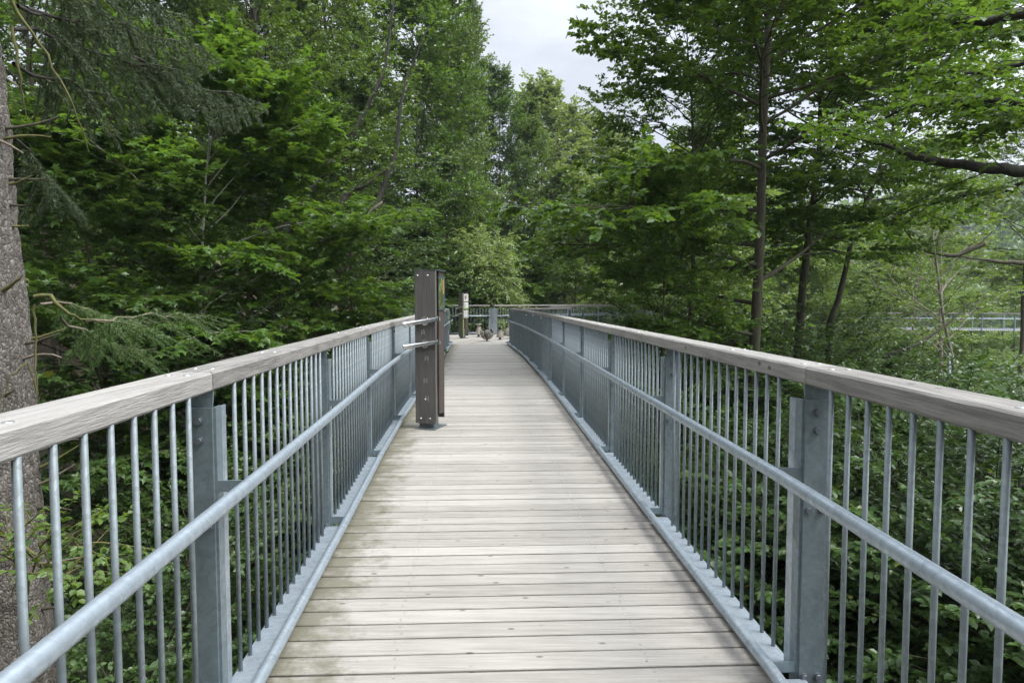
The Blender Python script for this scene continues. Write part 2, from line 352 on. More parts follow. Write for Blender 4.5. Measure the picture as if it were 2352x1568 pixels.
def plank_area(name, poly, d, label, z=0.0, pitch=.141, seed=3, M=None):
    rng = random.Random(seed); dv = Vector((*d, 0)).normalized(); nv = (dv.y, -dv.x)
    ds = [p[0]*nv[0]+p[1]*nv[1] for p in poly]; mb = MB(); s = min(ds)
    while s < max(ds):
        q = clip_poly(clip_poly(poly, nv, s), (-nv[0], -nv[1]), -(s+pitch-.012)); mb.tint = rng.random()
        if len(q) >= 3:
            n = len(q); vs = [(p[0], p[1], z) for p in q]+[(p[0], p[1], z-.03) for p in q]
            mb.add(vs, [tuple(range(n)), tuple(range(n, 2*n))[::-1]]+[(i, n+i, n+(i+1) % n, (i+1) % n) for i in range(n)])
        s += pitch
    o = mb.build(name, M or DECK); tag(o, label, kind='structure')
PLAT = [(-2.2, 23.75), (-.15, 23.75), (2.2, 28.5), (1.3, 31.6), (-.9, 30.75), (-2.9, 30.75), (-4.3, 28.0), (-3.9, 25.2)]
plank_area('platform_path', PLAT, (.18, 1), 'timber platform of diagonal planks at the end of the boardwalk')
plank_area('side_path', [(1.35, 31.62), (2.23, 28.55), (9.9, 38.4), (8.3, 40.2)], (-.7, .9), 'timber side branch of the boardwalk leading off right')

# ------------------------------------------------------------------ railings
def cyl_mesh(name, r, z0, z1, n, m):
    b = MB(); b.tube([(0, 0, z0), (0, 0, z1)], r, n); o = b.build(name, m); me = o.data; bpy.data.objects.remove(o); return me
BAL = cyl_mesh('baluster', .009, .045, 1.182, 8, STEEL_B)
BAL_FAR = cyl_mesh('baluster', .009, .045, 1.182, 5, STEEL_B)
def bolt_mesh():
    b = MB(); b.tube([(0, 0, 0), (0, -.004, 0)], .016, 12); b.tube([(0, -.0042, 0), (0, -.015, 0)], .0125, 6)
    o = b.build('bolt', BOLT); me = o.data; bpy.data.objects.remove(o); return me
BOLTM = bolt_mesh()
def screw_mesh():
    b = MB(); b.tube([(0, 0, -.001), (0, 0, .0025)], .011, 12); o = b.build('screw_head', ZINC); me = o.data; bpy.data.objects.remove(o); return me
SCREWM = screw_mesh()
def railing(pts, side, label, detail=99, z0=0.0, n_bal=14, top=1.245, fine_posts=99, name='bridge_railing', handrail_every=2, group=None, bal_limit=7, start_cap=True):
    """pts: post positions on the toe-tube line; side: +1 when the outside lies to the right of travel"""
    org = Vector((*pts[0], z0)); root = empty(name, org)
    tag(root, label, 'railing', group)
    P = [Vector((*p, z0)) for p in pts]; Z = Vector((0, 0, 1))
    def nrm(i):
        a, b = P[max(i-1, 0)], P[min(i+1, len(P)-1)]; d = (b-a).normalized(); return d, d.cross(Z)*side
    def off(i, o_, z, dy=0.0):
        d, n = nrm(i); return P[i]+n*o_+Z*z+d*dy
    last = len(P)-1
    # timber handrail, in beams of two bays
    i = 0; k = 0
    while i < last:
        j = min(i+handrail_every, last); hb = MB(); hb.tint = (k*.37+.2*side) % 1
        for q in range(i, j):
            a, b = off(q, .175, top-.033), off(q+1, .175, top-.033); d = (b-a).normalized()
            if q == j-1: b = b-d*.007
            hb.rbar(a+d*(.0 if q == i else -.001), b, .07, .034, .008)
        ho = hb.build('handrail', RAILW, root, org=org)
        if k < 3 and fine_posts > 3:
            for q, dy in ((i, .1), (i, .9), (j, -.12), (j, -1.0)):
                d, n = nrm(q); 
                for o_ in (.145, .205): link('screw_head', SCREWM, ho, P[q]+d*dy+n*o_+Z*(top+.0012)-org)
        i = j; k += 1
    # tubes
    for nm, z in (('grab_tube', .84), ('toe_tube', .08)):
        path = [off(q, 0, z) for q in range(len(P))]
        tb = MB(); tb.tube(path, .024, 14)
        for q in range(1, last):
            if q < fine_posts:
                d, n = nrm(q); c = off(q, 0, z); tb.tube([c-d*.001, c+d*.003], .0246, 14)
        tb.build(nm, STEEL, root, org=org)
    for q in range(len(P)):
        d, n = nrm(q); pm = MB(); nd = min(q, 98)
        ax = (n, d, Z)
        pm.box(P[q]+n*.155+Z*.32, (.045, .006, .80), ax)                       # web with the bolts
        pm.box(P[q]+n*.106+d*.034+Z*.33, (.005, .028, .79), ax)               # inner flange
        po = pm.build('post', STEEL_D, root, org=org)
        if q < detail:
            hm = MB(); c = P[q]+n*.165+d*.016
            hm.add([c+n*x+d*y_+Z*z for y_ in (-.005, .005) for x, z in ((-.04, 1.0), (.03, 1.0), (.045, top-.068), (-.055, top-.068))],
                   [(0, 1, 2, 3), (7, 6, 5, 4), (0, 4, 5, 1), (1, 5, 6, 2), (2, 6, 7, 3), (3, 7, 4, 0)]); hm.build('handrail_bracket', STEEL_D, po, org=org)
        for z in (.84, .08):
            bm_ = MB(); bm_.bar(P[q]+n*.018+d*.012+Z*z, P[q]+n*.1005+d*.012+Z*z, .004, .02); bm_.build('tube_bracket', STEEL_D, po, org=org)
        if q < min(fine_posts, 5):
            for x, z in ((.155, 1.075), (.155, 1.005), (.128, .70), (.18, .70), (.128, .05), (.18, .05)):
                b_ = link('bolt', BOLTM, po, P[q]+n*x+Z*z-d*.0065-org); b_.rotation_euler = (0, 0, math.atan2(-d.x, d.y))
    stuff = MB()
    for q in range(last):
        a, b = P[q], P[q+1]; d = (b-a).normalized(); n = d.cross(Z)*side; L = (b-a).length; ax = (n, d, Z); pm = MB()
        e0, e1 = .07, L-.012
        for e in (e0+.026,):
            pm.box(a+d*e+n*.111+Z*.58, (.0045, .026, .534), ax)
        pm.box(a+d*((e0+e1)/2)+n*.08+Z*.04, (.05, (e1-e0)/2, .005), ax)    # bottom flat the bars stand on
        po = pm.build('infill_panel', STEEL, root, org=org)
        for k in range(n_bal):
            c = a+d*(.24+(L-.43)*k/(n_bal-1))+n*.115
            if q < bal_limit: link('baluster', BAL, po, c-org)
            else: stuff.tube([c+Z*.045, c+Z*1.18], .009, 5, False)
    if stuff.v:
        tag(stuff.build('balusters', STEEL_B, root, org=org), kind='stuff')
    return root
ys_l = [.40+1.97*k for k in range(-1, 12)]; ys_r = [.58+1.97*k for k in range(-1, 12)]
ys_l = [y for y in ys_l if y < 23]+[23.75]; ys_r = [y for y in ys_r if y < 22.8]+[23.75]
railing([(lerp_tab(LT, y), y) for y in ys_l], -1, 'long galvanised railing with timber handrail along the left edge of the boardwalk', detail=6, fine_posts=6)
railing([(lerp_tab(RT, y), y) for y in ys_r], 1, 'long galvanised railing with timber handrail along the right edge of the boardwalk', detail=6, fine_posts=6)
def seg(a, b, n): return [(a[0]+(b[0]-a[0])*i/n, a[1]+(b[1]-a[1])*i/n) for i in range(n+1)]
# platform fences (seen from inside)
railing(seg((-2.35, 24.2), (-4.0, 26.2), 1)+seg((-4.0, 26.2), (-4.1, 28.2), 1)[1:]+[(-2.9, 30.6)], -1, 'railing bending round the left side of the far platform behind the first signpost', 0, fine_posts=0, top=1.33, handrail_every=1)
railing(seg((-2.9, 30.6), (-.98, 30.6), 1), -1, 'short straight railing closing the far end of the platform, behind the carved seats', 0, fine_posts=0, top=1.33, handrail_every=1, n_bal=12)
railing(seg((-.72, 30.7), (8.2, 40.1), 5), -1, 'far railing of the side branch running right from the perforated corner post', 0, fine_posts=0, top=1.33)
railing(seg((.15, 24.35), (2.25, 28.4), 2), 1, 'short railing on the platform behind the end of the right-hand railing', 0, fine_posts=0, top=1.245)
railing(seg((1.5, 30.0), (9.8, 38.2), 5), 1, 'near railing of the side branch, half hidden by beech leaves', 0, fine_posts=0, top=1.30)
def perforated_post():
    root = empty('corner_post', (-.85, 30.62, 0)); tag(root, 'perforated light steel corner post in the far platform railing', 'post')
    for sx, nm in ((-1, 'perforated_plate'), (1, 'perforated_plate')):
        mb = MB(); ax_d = Vector((1, 0.12*sx, 0)).normalized(); nn = Vector((-ax_d.y, ax_d.x, 0)); wdt = .11; ncol, nrow = 4, 34
        # a lattice: vertical and horizontal strips leaving real holes
        c0 = Vector((sx*.062, 0, .02)); Hh = 1.17
        for k in range(ncol+1): mb.box(c0+ax_d*(-wdt/2+wdt*k/ncol)+Vector((0, 0, Hh/2)), (.007, .002, Hh/2), (ax_d, nn, Vector((0, 0, 1))))
        for k in range(nrow+1): mb.box(c0+Vector((0, 0, Hh*k/nrow))+nn*.0012, (wdt/2+.006, .0025, .0085), (ax_d, nn, Vector((0, 0, 1))))
        mb.build('perforated_plate', STEEL, root)
    for sx in (-.16, .15):
        mb = MB(); mb.box((sx, .02, .55), (.03, .008, .62)); mb.box((sx+.03, .05, .55), (.006, .04, .62)); mb.build('upright', STEEL, root)
perforated_post()

# ------------------------------------------------------------------ information posts
HOOFM = plain('etched_grey_metal', (0.30, 0.30, 0.295), 0.4, 0.5)
def hoof_print():
    b = MB()
    for s in (-1, 1):
        prof = [(-.006, -.028), (.006, -.03), (.0135, -.012), (.0125, .012), (.004, .03), (-.004, .031), (-.0085, .012), (-.0085, -.012)]
        c = s*.013; n = len(prof); vs = [(c+s*x, y_, z) for y_ in (0, -.0022) for x, z in prof]
        fs = [(i, (i+1) % n, n+(i+1) % n, n+i) for i in range(n)]+[tuple(range(n, 2*n))]
        b.add(vs, fs)
        b.tube([(s*.026, 0, -.036), (s*.026, -.0022, -.036)], .0042, 8); b.tube([(s*.03, 0, -.047), (s*.03, -.0022, -.047)], .0032, 8)
    o = b.build('hoof_print', HOOFM); me = o.data; bpy.data.objects.remove(o); return me
HOOF = hoof_print()
def dome_mesh():
    b = MB(); b.lathe([(.0145, 0), (.0135, .005), (.009, .0095), (.002, .011)], 12); o = b.build('bolt_head', CHROME); me = o.data; bpy.data.objects.remove(o); return me
DOME = dome_mesh()
PHOTO, t_, b_ = mat('printed_forest_picture'); n_ = noise(t_, objco(t_, (1, 1, .35)), 16, 5, .6); t_.links.new(ramp(t_, n_, [(.3, (.02, .03, .014)), (.5, (.09, .11, .035)), (.7, (.34, .35, .2))]), b_.inputs['Base Color']); b_.inputs['Roughness'].default_value = .2
def info_post(kind):
    root = empty('information_post'); H = 1.85
    f = MB(); f.tint = .3; f.box((0, 0, .065+(H-.065)/2-.003), (.1275, .0225, (H-.065)/2-.006)); front = f.build('front_board', POSTW, root)
    for x, z in ((-.09, H-.065), (.035, H-.065), (-.003, .35), (-.062, .125), (.055, .125)):
        d_ = link('bolt_head', DOME, front, (x, -.0228, z)); d_.rotation_euler = (R(90), 0, 0)
    if kind == 0:
        for x, z, r_ in ((-.028, 1.135, -8), (.018, .83, 10), (.0, .57, 0), (.018, .362, 6)):
            h_ = link('hoof_print', HOOF, front, (x, -.0228, z)); h_.rotation_euler = (0, R(r_), 0)
    g = MB(); g.box((.088, .052, .07+.87), (.006, .026, .875)); g.box((-.088, .052, .94), (.006, .026, .875)); g.build('green_plate', GREEN, root)
    r_ = MB(); r_.tint = .7; r_.box((.085, .205, .16+(H-.17)/2), (.022, .07, (H-.17)/2)); r_.build('side_board', REDW, root)
    r_ = MB(); r_.tint = .7; r_.box((-.02, .2825, .1+(H-.11)/2), (.1275, .0055, (H-.11)/2)); r_.build('rear_board', REDW, root)
    c = MB(); c.box((0, .134, H+.001), (.134, .16, .004)); c.build('top_cap', PLATE, root)
    p = MB(); p.box((0, .13, .005), (.128, .18, .005)); p.box((-.01, .03, .04), (.09, .012, .03)); p.box((.075, .1, .21), (.008, .06, .2)); p.build('foot_plate', PLATE, root)
    for z in (1.262, 1.0):
        d_ = MB(); d_.tube([(.0, -.0235, z), (.0, -.034, z)], .052, 24); disc = d_.build('mounting_disc', CHROME, front)
        tb = MB(); a = Vector((-.25, -.062, z-.045)); b = Vector((.19, -.062, z+.03)); dd = (b-a).normalized()
        tb.tube([a, a+dd*.015, a+dd*.02, b-dd*.035, b-dd*.012, b], [.034, .034, .0285, .0275, .033, .036], 20, False)
        tb.tube([b, b-dd*.002], [.036, .027], 20, False)
        tb.mi = 1; tb.tube([b-dd*.004, b-dd*.006], .027, 20); tb.tube([a+dd*.001, a+dd*.004], .0335, 20)
        tb.build('viewing_tube', [CHROME, DARKIN], root)
    x0 = .1085
    if kind == 0:
        q = MB(); q.box((x0+.006, .2, 1.585), (.004, .095, .2)); pn = q.build('picture_panel', PANELT, root)
        q = MB(); q.box((x0+.0112, .175, 1.585), (.001, .055, .175)); q.build('picture', PHOTO, pn)
        q = MB(); q.box((x0+.0112, .245, 1.66), (.001, .01, .085)); q.build('orange_lettering', ORANGE, pn)
    else:
        for kz, z in enumerate((1.64, 1.32, .98)):
            hgt = (.15, .135, .155)[kz]
            q = MB(); q.box((x0+.006, .17, z), (.004, .115, hgt)); pn = q.build('text_panel', PANELW, root); q = MB(); q2 = MB()
            if kz == 0:
                q.box((x0+.0112, .13, z+.02), (.001, .02, .08)); q.box((x0+.0113, .145, z-.05), (.001, .012, .05)); q2.box((x0+.0112, .2, z+.03), (.001, .02, .06))
                q2.build('printed_image', ORANGE, pn)
            elif kz == 1:
                q.box((x0+.0112, .1, z+.06), (.001, .012, .03)); q.box((x0+.0112, .11, z-.03), (.001, .015, .04))
                q2.box((x0+.0112, .17, z-.105), (.001, .105, .018)); q2.build('green_stripe', GREEN, pn)
            else:
                for zz in (.1, .04, -.02, -.09): q.box((x0+.0112, .255, z+zz), (.001, .016, .02))
                for yy in (.1, .15, .2): q.box((x0+.0112, yy, z-.12), (.001, .018, .014))
                for zz in range(6): q.box((x0+.0112, .14, z+.1-.03*zz), (.0008, .05, .003))
            q.build('printed_image', INK, pn)
    return root
ip = info_post(0); ip.location = (-1.0, 7.92, 0.001); ip.rotation_euler = (0, 0, R(-17))
tag(ip, 'tall grey-brown wooden signpost with two steel tubes and hoof prints, nearest on the boardwalk', 'signpost')
ip2 = info_post(1); ip2.location = (-2.06, 27.6, 0.001); ip2.rotation_euler = (0, 0, R(-48))
tag(ip2, 'smaller far signpost with three white text panels and lime green edge on the platform', 'signpost')

# ------------------------------------------------------------------ carved seats on the platform
def seat(name, loc, prof, label, seed, lobes=4, amp=.1, foot_h=.1, foot_r=.05):
    root = empty(name, loc); tag(root, label, 'carved seat', 'carved seed seats on the platform')
    rng = random.Random(seed); ph = rng.random()*6
    mb = MB(); mb.lathe([(r, z) for r, z in prof], 32, (0, 0, 0), lambda a, z: 1+amp*math.cos(lobes*a+ph)+.04*math.sin(9*a+z*20+ph)); mb.build('carved_body', CARVED, root)
    f = MB(); f.lathe([(foot_r*2.2, .001), (foot_r*2.2, .012), (foot_r, .014), (foot_r, foot_h+.03)], 16); f.build('foot', PLATE, root)
    return root
seat('seed_stool', (-1.40, 28.6, 0), [(.10, .11), (.17, .10), (.175, .125), (.135, .17), (.11, .28), (.085, .40), (.05, .47), (.11, .515), (.125, .53), (.12, .555), (.03, .55)], 'tall bell-shaped carved seat with flat flared top, left behind the seed pod', 1, 3, .06)
seat('seed_stool', (-.47, 26.6, 0), [(.08, .11), (.155, .10), (.16, .12), (.13, .17), (.115, .26), (.075, .33), (.08, .36), (.085, .375), (.02, .37)], 'small bell-shaped carved seat on a short foot, right of the seed pod', 2, 3, .05)
seat('seed_stool', (-.02, 27.5, 0), [(.15, .12), (.30, .10), (.32, .13), (.31, .25), (.22, .40), (.13, .5), (.14, .53), (.13, .55), (.03, .55)], 'large carved seat half hidden behind the end of the right railing', 3, 3, .06)
def seed_pod():
    root = empty('seed_pod', (-.94, 25.6, 0)); tag(root, 'round carved beech-nut husk with curled open petals on a steel foot', 'sculpture', 'carved seed seats on the platform')
    f = MB(); f.lathe([(.11, .001), (.11, .01), (.045, .012), (.045, .14)], 16); f.build('foot', PLATE, root)
    k = MB(); k.lathe([(.05, .13), (.13, .2), (.16, .28), (.13, .36), (.03, .44)], 20, wob=lambda a, z: 1+.16*math.cos(3*a)); k.build('kernel', POSTW, root)
    for i in range(4):
        az = R(35+90*i+(8 if i % 2 else -8)); tilt = (.9, .62, .75, .5)[i]; mb = MB(); U, V = 9, 8; vs = []
        for side in (0, 1):
            for u in range(U+1):
                for v in range(V+1):
                    tt = u/U; el = R(-68)+R(118)*tt*tilt*1.15; wv = (v/V-.5)*R(70)*math.sin(math.pi*min(1, .12+.82*tt))**.6
                    rad = (.25+.02*math.cos(3*wv)+.05*max(0, tt-.75))-(.022 if side else 0)
                    p = Vector((rad*math.cos(el)*math.cos(az+wv), rad*math.cos(el)*math.sin(az+wv), .30+rad*math.sin(el)*.93)); vs.append(p)
        n = (U+1)*(V+1); g = lambda s, u, v: s*n+u*(V+1)+v; fs = []
        for u in range(U):
            for v in range(V): fs += [(g(0, u, v), g(0, u, v+1), g(0, u+1, v+1), g(0, u+1, v)), (g(1, u+1, v), g(1, u+1, v+1), g(1, u, v+1), g(1, u, v))]
        for u in range(U):
            for v in (0, V): fs.append((g(0, u, v), g(0, u+1, v), g(1, u+1, v), g(1, u, v)))
        for v in range(V):
            for u in (0, U): fs.append((g(0, u, v), g(0, u, v+1), g(1, u, v+1), g(1, u, v)))
        mb.add(vs, fs, True); mb.build('petal', CARVED, root)
seed_pod()

# ------------------------------------------------------------------ far walkway seen through the trees on the right
def far_walkway():
    a, b = (13.0, 57.0), (46.0, 47.0); z = -.62; d = Vector((b[0]-a[0], b[1]-a[1], 0)).normalized(); n = Vector((d.y, -d.x, 0))
    poly = [(a[0]-n.x*.9, a[1]-n.y*.9), (a[0]+n.x*.9, a[1]+n.y*.9), (b[0]+n.x*.9, b[1]+n.y*.9), (b[0]-n.x*.9, b[1]-n.y*.9)]
    plank_area('far_path', poly, (n.x, n.y), 'distant level boardwalk seen through the trees on the right', z)
    for s, lb in ((1, 'near railing of the distant walkway beyond the trees on the right'), (-1, 'rear railing of the distant walkway beyond the trees on the right')):
        railing(seg((a[0]+n.x*s*.9, a[1]+n.y*s*.9), (b[0]+n.x*s*.9, b[1]+n.y*s*.9), 17), s, lb, 0, z0=z, fine_posts=0, bal_limit=0)
    for k, f in enumerate((.12, .36, .60, .84)):
        p = Vector((a[0], a[1], 0))+d*(f*34.5); g = float(gz(p.x, p.y)); root = empty('support_column', (p.x, p.y, g))
        tag(root, 'blue-grey steel column holding up the distant walkway, ' + ('farthest left', 'second from left', 'third from left', 'nearest the right edge')[k], 'column', 'columns under the distant walkway')
        mb = MB(); mb.tube([(0, 0, -.3), (0, 0, z-.3-g)], .11, 12); mb.build('shaft', STEEL, root)
        mb = MB(); mb.bar(Vector((0, 0, z-.2-g))-n*1.0, Vector((0, 0, z-.2-g))+n*1.0, .08, .09); mb.build('crossbeam', STEEL, root)
far_walkway()

# ------------------------------------------------------------------ vegetation
def shape(kind):
    if kind == 'rhomb': v = [(0, 0, 0), (.36, .48, .07), (-.36, .48, .07), (0, 1, -.10)]; f = [(0, 1, 3), (0, 3, 2)]
    elif kind == 'oval':
        v = [(0, 0, 0), (.30, .26, .07), (.33, .6, .05), (0, 1, -.14), (-.33, .6, .05), (-.30, .26, .07)]; f = [(0, 1, 2, 3), (0, 3, 4, 5)]
    elif kind == 'oak':
        v = [(0, 0, 0), (.14, .3, .03), (.30, .55, .08), (.27, .82, .02), (0, 1, -.1), (-.27, .82, .02), (-.30, .55, .08), (-.14, .3, .03)]; f = [(0, 1, 2, 3, 4), (0, 4, 5, 6, 7)]
    elif kind == 'maple':
        h = [(.40, -.02, .02), (.20, .28, .05), (.56, .52, -.02), (.17, .62, .05)]
        v = [(0, 0, 0)]+h+[(0, 1.0, -.1)]+[(-x, y, z) for x, y, z in h[::-1]]; f = [(0, 1, 2), (0, 2, 3, 4), (0, 4, 5), (0, 5, 6), (0, 6, 7, 8), (0, 8, 9)]
    elif kind == 'needle': v = [(.06, 0, 0), (-.06, 0, 0), (0, 1, 0)]; f = [(0, 1, 2)]
    return np.array(v, float), f
def nrmz(a): return a/np.maximum(np.linalg.norm(a, axis=-1, keepdims=True), 1e-9)
def leaf_mesh(name, P, D, Nn, S, kind, rng, m):
    tv, tf = shape(kind); n, nv = len(P), len(tv)
    D = nrmz(D); Sd = nrmz(np.cross(D, Nn)); Nn = np.cross(Sd, D)
    V = P[:, None, :]+S[:, None, None]*(tv[None, :, 0, None]*Sd[:, None]+tv[None, :, 1, None]*D[:, None]+tv[None, :, 2, None]*Nn[:, None])
    V = V.reshape(-1, 3).astype(np.float32); ll = np.concatenate([np.array(f) for f in tf]); lens = np.array([len(f) for f in tf])
    loops = (np.arange(n)[:, None]*nv+ll[None]).ravel().astype(np.int32); tot = np.tile(lens, n); st = np.concatenate([[0], np.cumsum(tot)[:-1]]).astype(np.int32)
    me = bpy.data.meshes.new(name); me.vertices.add(len(V)); me.vertices.foreach_set('co', V.ravel())
    me.loops.add(len(loops)); me.loops.foreach_set('vertex_index', loops); me.polygons.add(len(st)); me.polygons.foreach_set('loop_start', st)
    me.update(calc_edges=True)
    a = me.attributes.new('tint', 'FLOAT', 'FACE'); tint = np.repeat(np.clip(rng.normal(.42, .22, n), 0, 1), len(tf)).astype(np.float32); a.data.foreach_set('value', tint)
    me.materials.append(m); return me
class Wood:
    def __init__(s): s.V = []; s.F = []; s.n = 0
    def tube(s, P, r, n):
        P = np.asarray(P, float); r = np.asarray(r, float); m = len(P); T = nrmz(np.gradient(P, axis=0))
        ref = np.array([0, 0, 1.]) if abs(T[0, 2]) < .9 else np.array([1., 0, 0])
        A = nrmz(np.cross(T, ref)); B = np.cross(A, T); a = np.arange(n)*2*np.pi/n
        V = P[:, None]+r[:, None, None]*(np.cos(a)[None, :, None]*A[:, None]+np.sin(a)[None, :, None]*B[:, None])
        i, k = np.meshgrid(np.arange(m-1), np.arange(n), indexing='ij'); i = i.ravel(); k = k.ravel(); k2 = (k+1) % n
        s.F.append(np.stack([i*n+k, i*n+k2, (i+1)*n+k2, (i+1)*n+k], 1)+s.n); s.V.append(V.reshape(-1, 3)); s.n += m*n
    def mesh(s, name, m):
        V = np.concatenate(s.V); F = np.concatenate(s.F); me = bpy.data.meshes.new(name)
        me.vertices.add(len(V)); me.vertices.foreach_set('co', V.astype(np.float32).ravel()); me.loops.add(F.size); me.loops.foreach_set('vertex_index', F.astype(np.int32).ravel())
        me.polygons.add(len(F)); me.polygons.foreach_set('loop_start', (np.arange(len(F))*4).astype(np.int32)); me.update(calc_edges=True)
        me.polygons.foreach_set('use_smooth', np.ones(len(F), bool)); me.materials.append(m); return me
UP = np.array([0, 0, 1.])
class Twigs:
    """leafy shoots: base, direction, length"""
    def __init__(s): s.b = []; s.d = []; s.l = []
    def add(s, b, d, l): s.b.append(b); s.d.append(d); s.l.append(l)
    def leaves(s, rng, k, size, jit, droop=.25, flat=1.0):
        b = np.concatenate(s.b); d = nrmz(np.concatenate(s.d)); l = np.concatenate(s.l); n = len(b)
        t = (np.arange(k)+rng.random((n, k)))/k; t = .1+.9*t
        P = b[:, None]+d[:, None]*(t*l[:, None])[..., None]; P[..., 2] -= droop*(t*l[:, None])**2
        side = nrmz(np.cross(d, UP)); sg = np.where(np.arange(k) % 2 == 0, 1., -1.)[None, :, None]
        D = d[:, None]*(.35+.5*t[..., None]**2)+side[:, None]*sg*(1-.5*t[..., None]**3)+rng.normal(0, .28, P.shape)
        D[..., 2] -= .15
        Nn = UP*flat+rng.normal(0, jit, P.shape); S = size*rng.uniform(.65, 1.25, (n, k))
        return P.reshape(-1, 3), D.reshape(-1, 3), Nn.reshape(-1, 3), S.ravel()
def limb(rng, base, d, L, m, bend, nz_):
    P = [np.array(base, float)]; d = np.array(d, float)/np.linalg.norm(d)
    for i in range(m-1):
        P.append(P[-1]+d*L/(m-1)); d = d+np.array([0, 0, -bend/m])+rng.normal(0, nz_, 3); d /= np.linalg.norm(d)
    return np.array(P)
def at_t(P, t):
    f = t*(len(P)-1); i = int(min(f, len(P)-2)); return P[i]+(P[i+1]-P[i])*(f-i), nrmz(P[i+1]-P[i])
def foliate(rng, tw, wood, P, L, n2, n3, r2, twig, span=.25, spread=.75, droop2=.1, sides=4):
    """secondary branches with leafy shoots along a main branch P"""
    for j in range(n2+1):
        if j == n2: b2, t2 = at_t(P, .92); d2 = t2; L2 = twig*1.6
        else:
            t = span+(1-span)*(j+.3+.4*rng.random())/n2; b2, t2 = at_t(P, t); sd_ = nrmz(np.cross(t2, UP)+1e-6)*(1 if j % 2 else -1)
            d2 = t2*.7+sd_*spread+UP*rng.normal(.03, .16); L2 = (L*.42*(1-.62*t)+.45)*rng.uniform(.65, 1.3)
        P2 = limb(rng, b2, d2, L2, 5, droop2, .10); wood.tube(P2, np.linspace(r2*(.5+.5*L2/(L*.4+.45)), .004, 5), sides)
        m3 = max(3, int(n3*L2/(L*.3+.45))); t3 = .12+.88*(np.arange(m3)+rng.random(m3))/m3
        f = t3*4; i = np.minimum(f.astype(int), 3); b3 = P2[i]+(P2[i+1]-P2[i])*(f-i)[:, None]; T3 = nrmz(P2[i+1]-P2[i])
        s3 = nrmz(np.cross(T3, UP)+1e-6)*np.where(np.arange(m3) % 2 == 0, 1., -1.)[:, None]
        d3 = T3*.75+s3*rng.uniform(.3, 1., (m3, 1))+rng.normal(0, .2, (m3, 3)); d3[-1] = T3[-1]
        tw.add(b3, d3, twig*rng.uniform(.5, 1.25, m3))
def profile(u, kind):
    if kind == 'round': return max(.22, math.sin(math.pi*(.18+.80*u))**.75)
    if kind == 'cone': return max(.12, 1-.85*u)
    if kind == 'slim': return max(.12, math.sin(math.pi*(.1+.86*u))**.5*(1-.5*u))
    if kind == 'vase': return .45+.55*u if u < .8 else .9-2*(u-.8)
    return 1
def deciduous(seed, H, r0, first, Rr, n1, n2, n3, k, leaf, kind, lm, bm, e0=5, e1=62, jit=.4, bend=.15, lean=(0, 0), twig=.5, prof='round', avoid=None, wob=.012, droop=.25, trunk=None, sides=9, flat=1.0):
    rng = np.random.default_rng(seed); wood = Wood(); tw = Twigs()
    if trunk is None:
        zs = np.linspace(0, H, 13); q = zs/H
        xy = np.cumsum(rng.normal(0, wob*H/3.5, (13, 2)), 0)*q[:, None]; xy += np.outer(q, lean)
        T = np.concatenate([xy, zs[:, None]], 1); T[0, 2] = -1.0
    else: T = np.array(trunk, float); zs = T[:, 2]; H = zs[-1]; q = np.clip(zs/H, 0, 1)
    rad = r0*(1-.93*np.clip(q, 0, 1)**1.1); rad[0] *= 1.35; wood.tube(T, rad, sides)
    for i in range(n1):
        u = (i+.6*rng.random())/n1; h = H*(first+(1-first)*.98*u**.92); b = np.array([np.interp(h, T[:, 2], T[:, c]) for c in (0, 1)]+[h])
        az = i*2.39996+rng.normal(0, .35); el = R(e0+(e1-e0)*u**1.2+rng.normal(0, 7)); d = np.array([math.cos(az)*math.cos(el), math.sin(az)*math.cos(el), math.sin(el)])
        if avoid and avoid(d, h): continue
        L = Rr*profile(u, prof)*rng.uniform(*((.55, 1.45) if prof == 'slim' else (.75, 1.2))); P = limb(rng, b, d, L, 8, bend, .085)
        rb = min(np.interp(h, T[:, 2], rad)*.5, .009+.0125*L); wood.tube(P, np.linspace(rb, .006, 8), 6)
        foliate(rng, tw, wood, P, L, n2, n3, rb*.4, twig)
    P_, D_, N_, S_ = tw.leaves(rng, k, leaf, jit, droop, flat)
    return wood.mesh('trunk', bm), leaf_mesh('crown', P_, D_, N_, S_, kind, rng, lm), len(P_)
def shrub(seed, H, Rr, n1, n2, n3, k, leaf, kind, lm, bm, jit=.45, twig=.4, flat=1.0, start=.2, droop=.3, dome=.45, arch=.75, low=.55):
    """many stems from one root, each arching out to a point of a domed crown H high and Rr wide"""
    rng = np.random.default_rng(seed); wood = Wood(); tw = Twigs()
    for i in range(n1):
        az = i*2.39996+rng.normal(0, .3); r = Rr*math.sqrt((i+.5)/n1)*rng.uniform(.8, 1.05); z = H*(1-dome*(r/Rr)**2)*rng.uniform(low, 1.0)
        c, s_ = math.cos(az), math.sin(az); E = np.array([c*r, s_*r, z]); C = np.array([c*r*.35, s_*r*.35, z*(arch+.25)]); B = np.array([c*.12, s_*.12, -.3])
        t = np.linspace(0, 1, 9)[:, None]; P = (1-t)**2*B+2*t*(1-t)*C+t*t*E; P[1:-1] += rng.normal(0, .035, (7, 3))*H/6
        L = float(np.linalg.norm(E-B)); wood.tube(P, np.linspace(.012+.006*L/2, .005, 9), 5); foliate(rng, tw, wood, P, min(L, Rr*1.3+1), n2, n3, .007, twig, start)
    P_, D_, N_, S_ = tw.leaves(rng, k, leaf, jit, droop, flat)
    return wood.mesh('stems', bm), leaf_mesh('foliage', P_, D_, N_, S_, kind, rng, lm), len(P_)

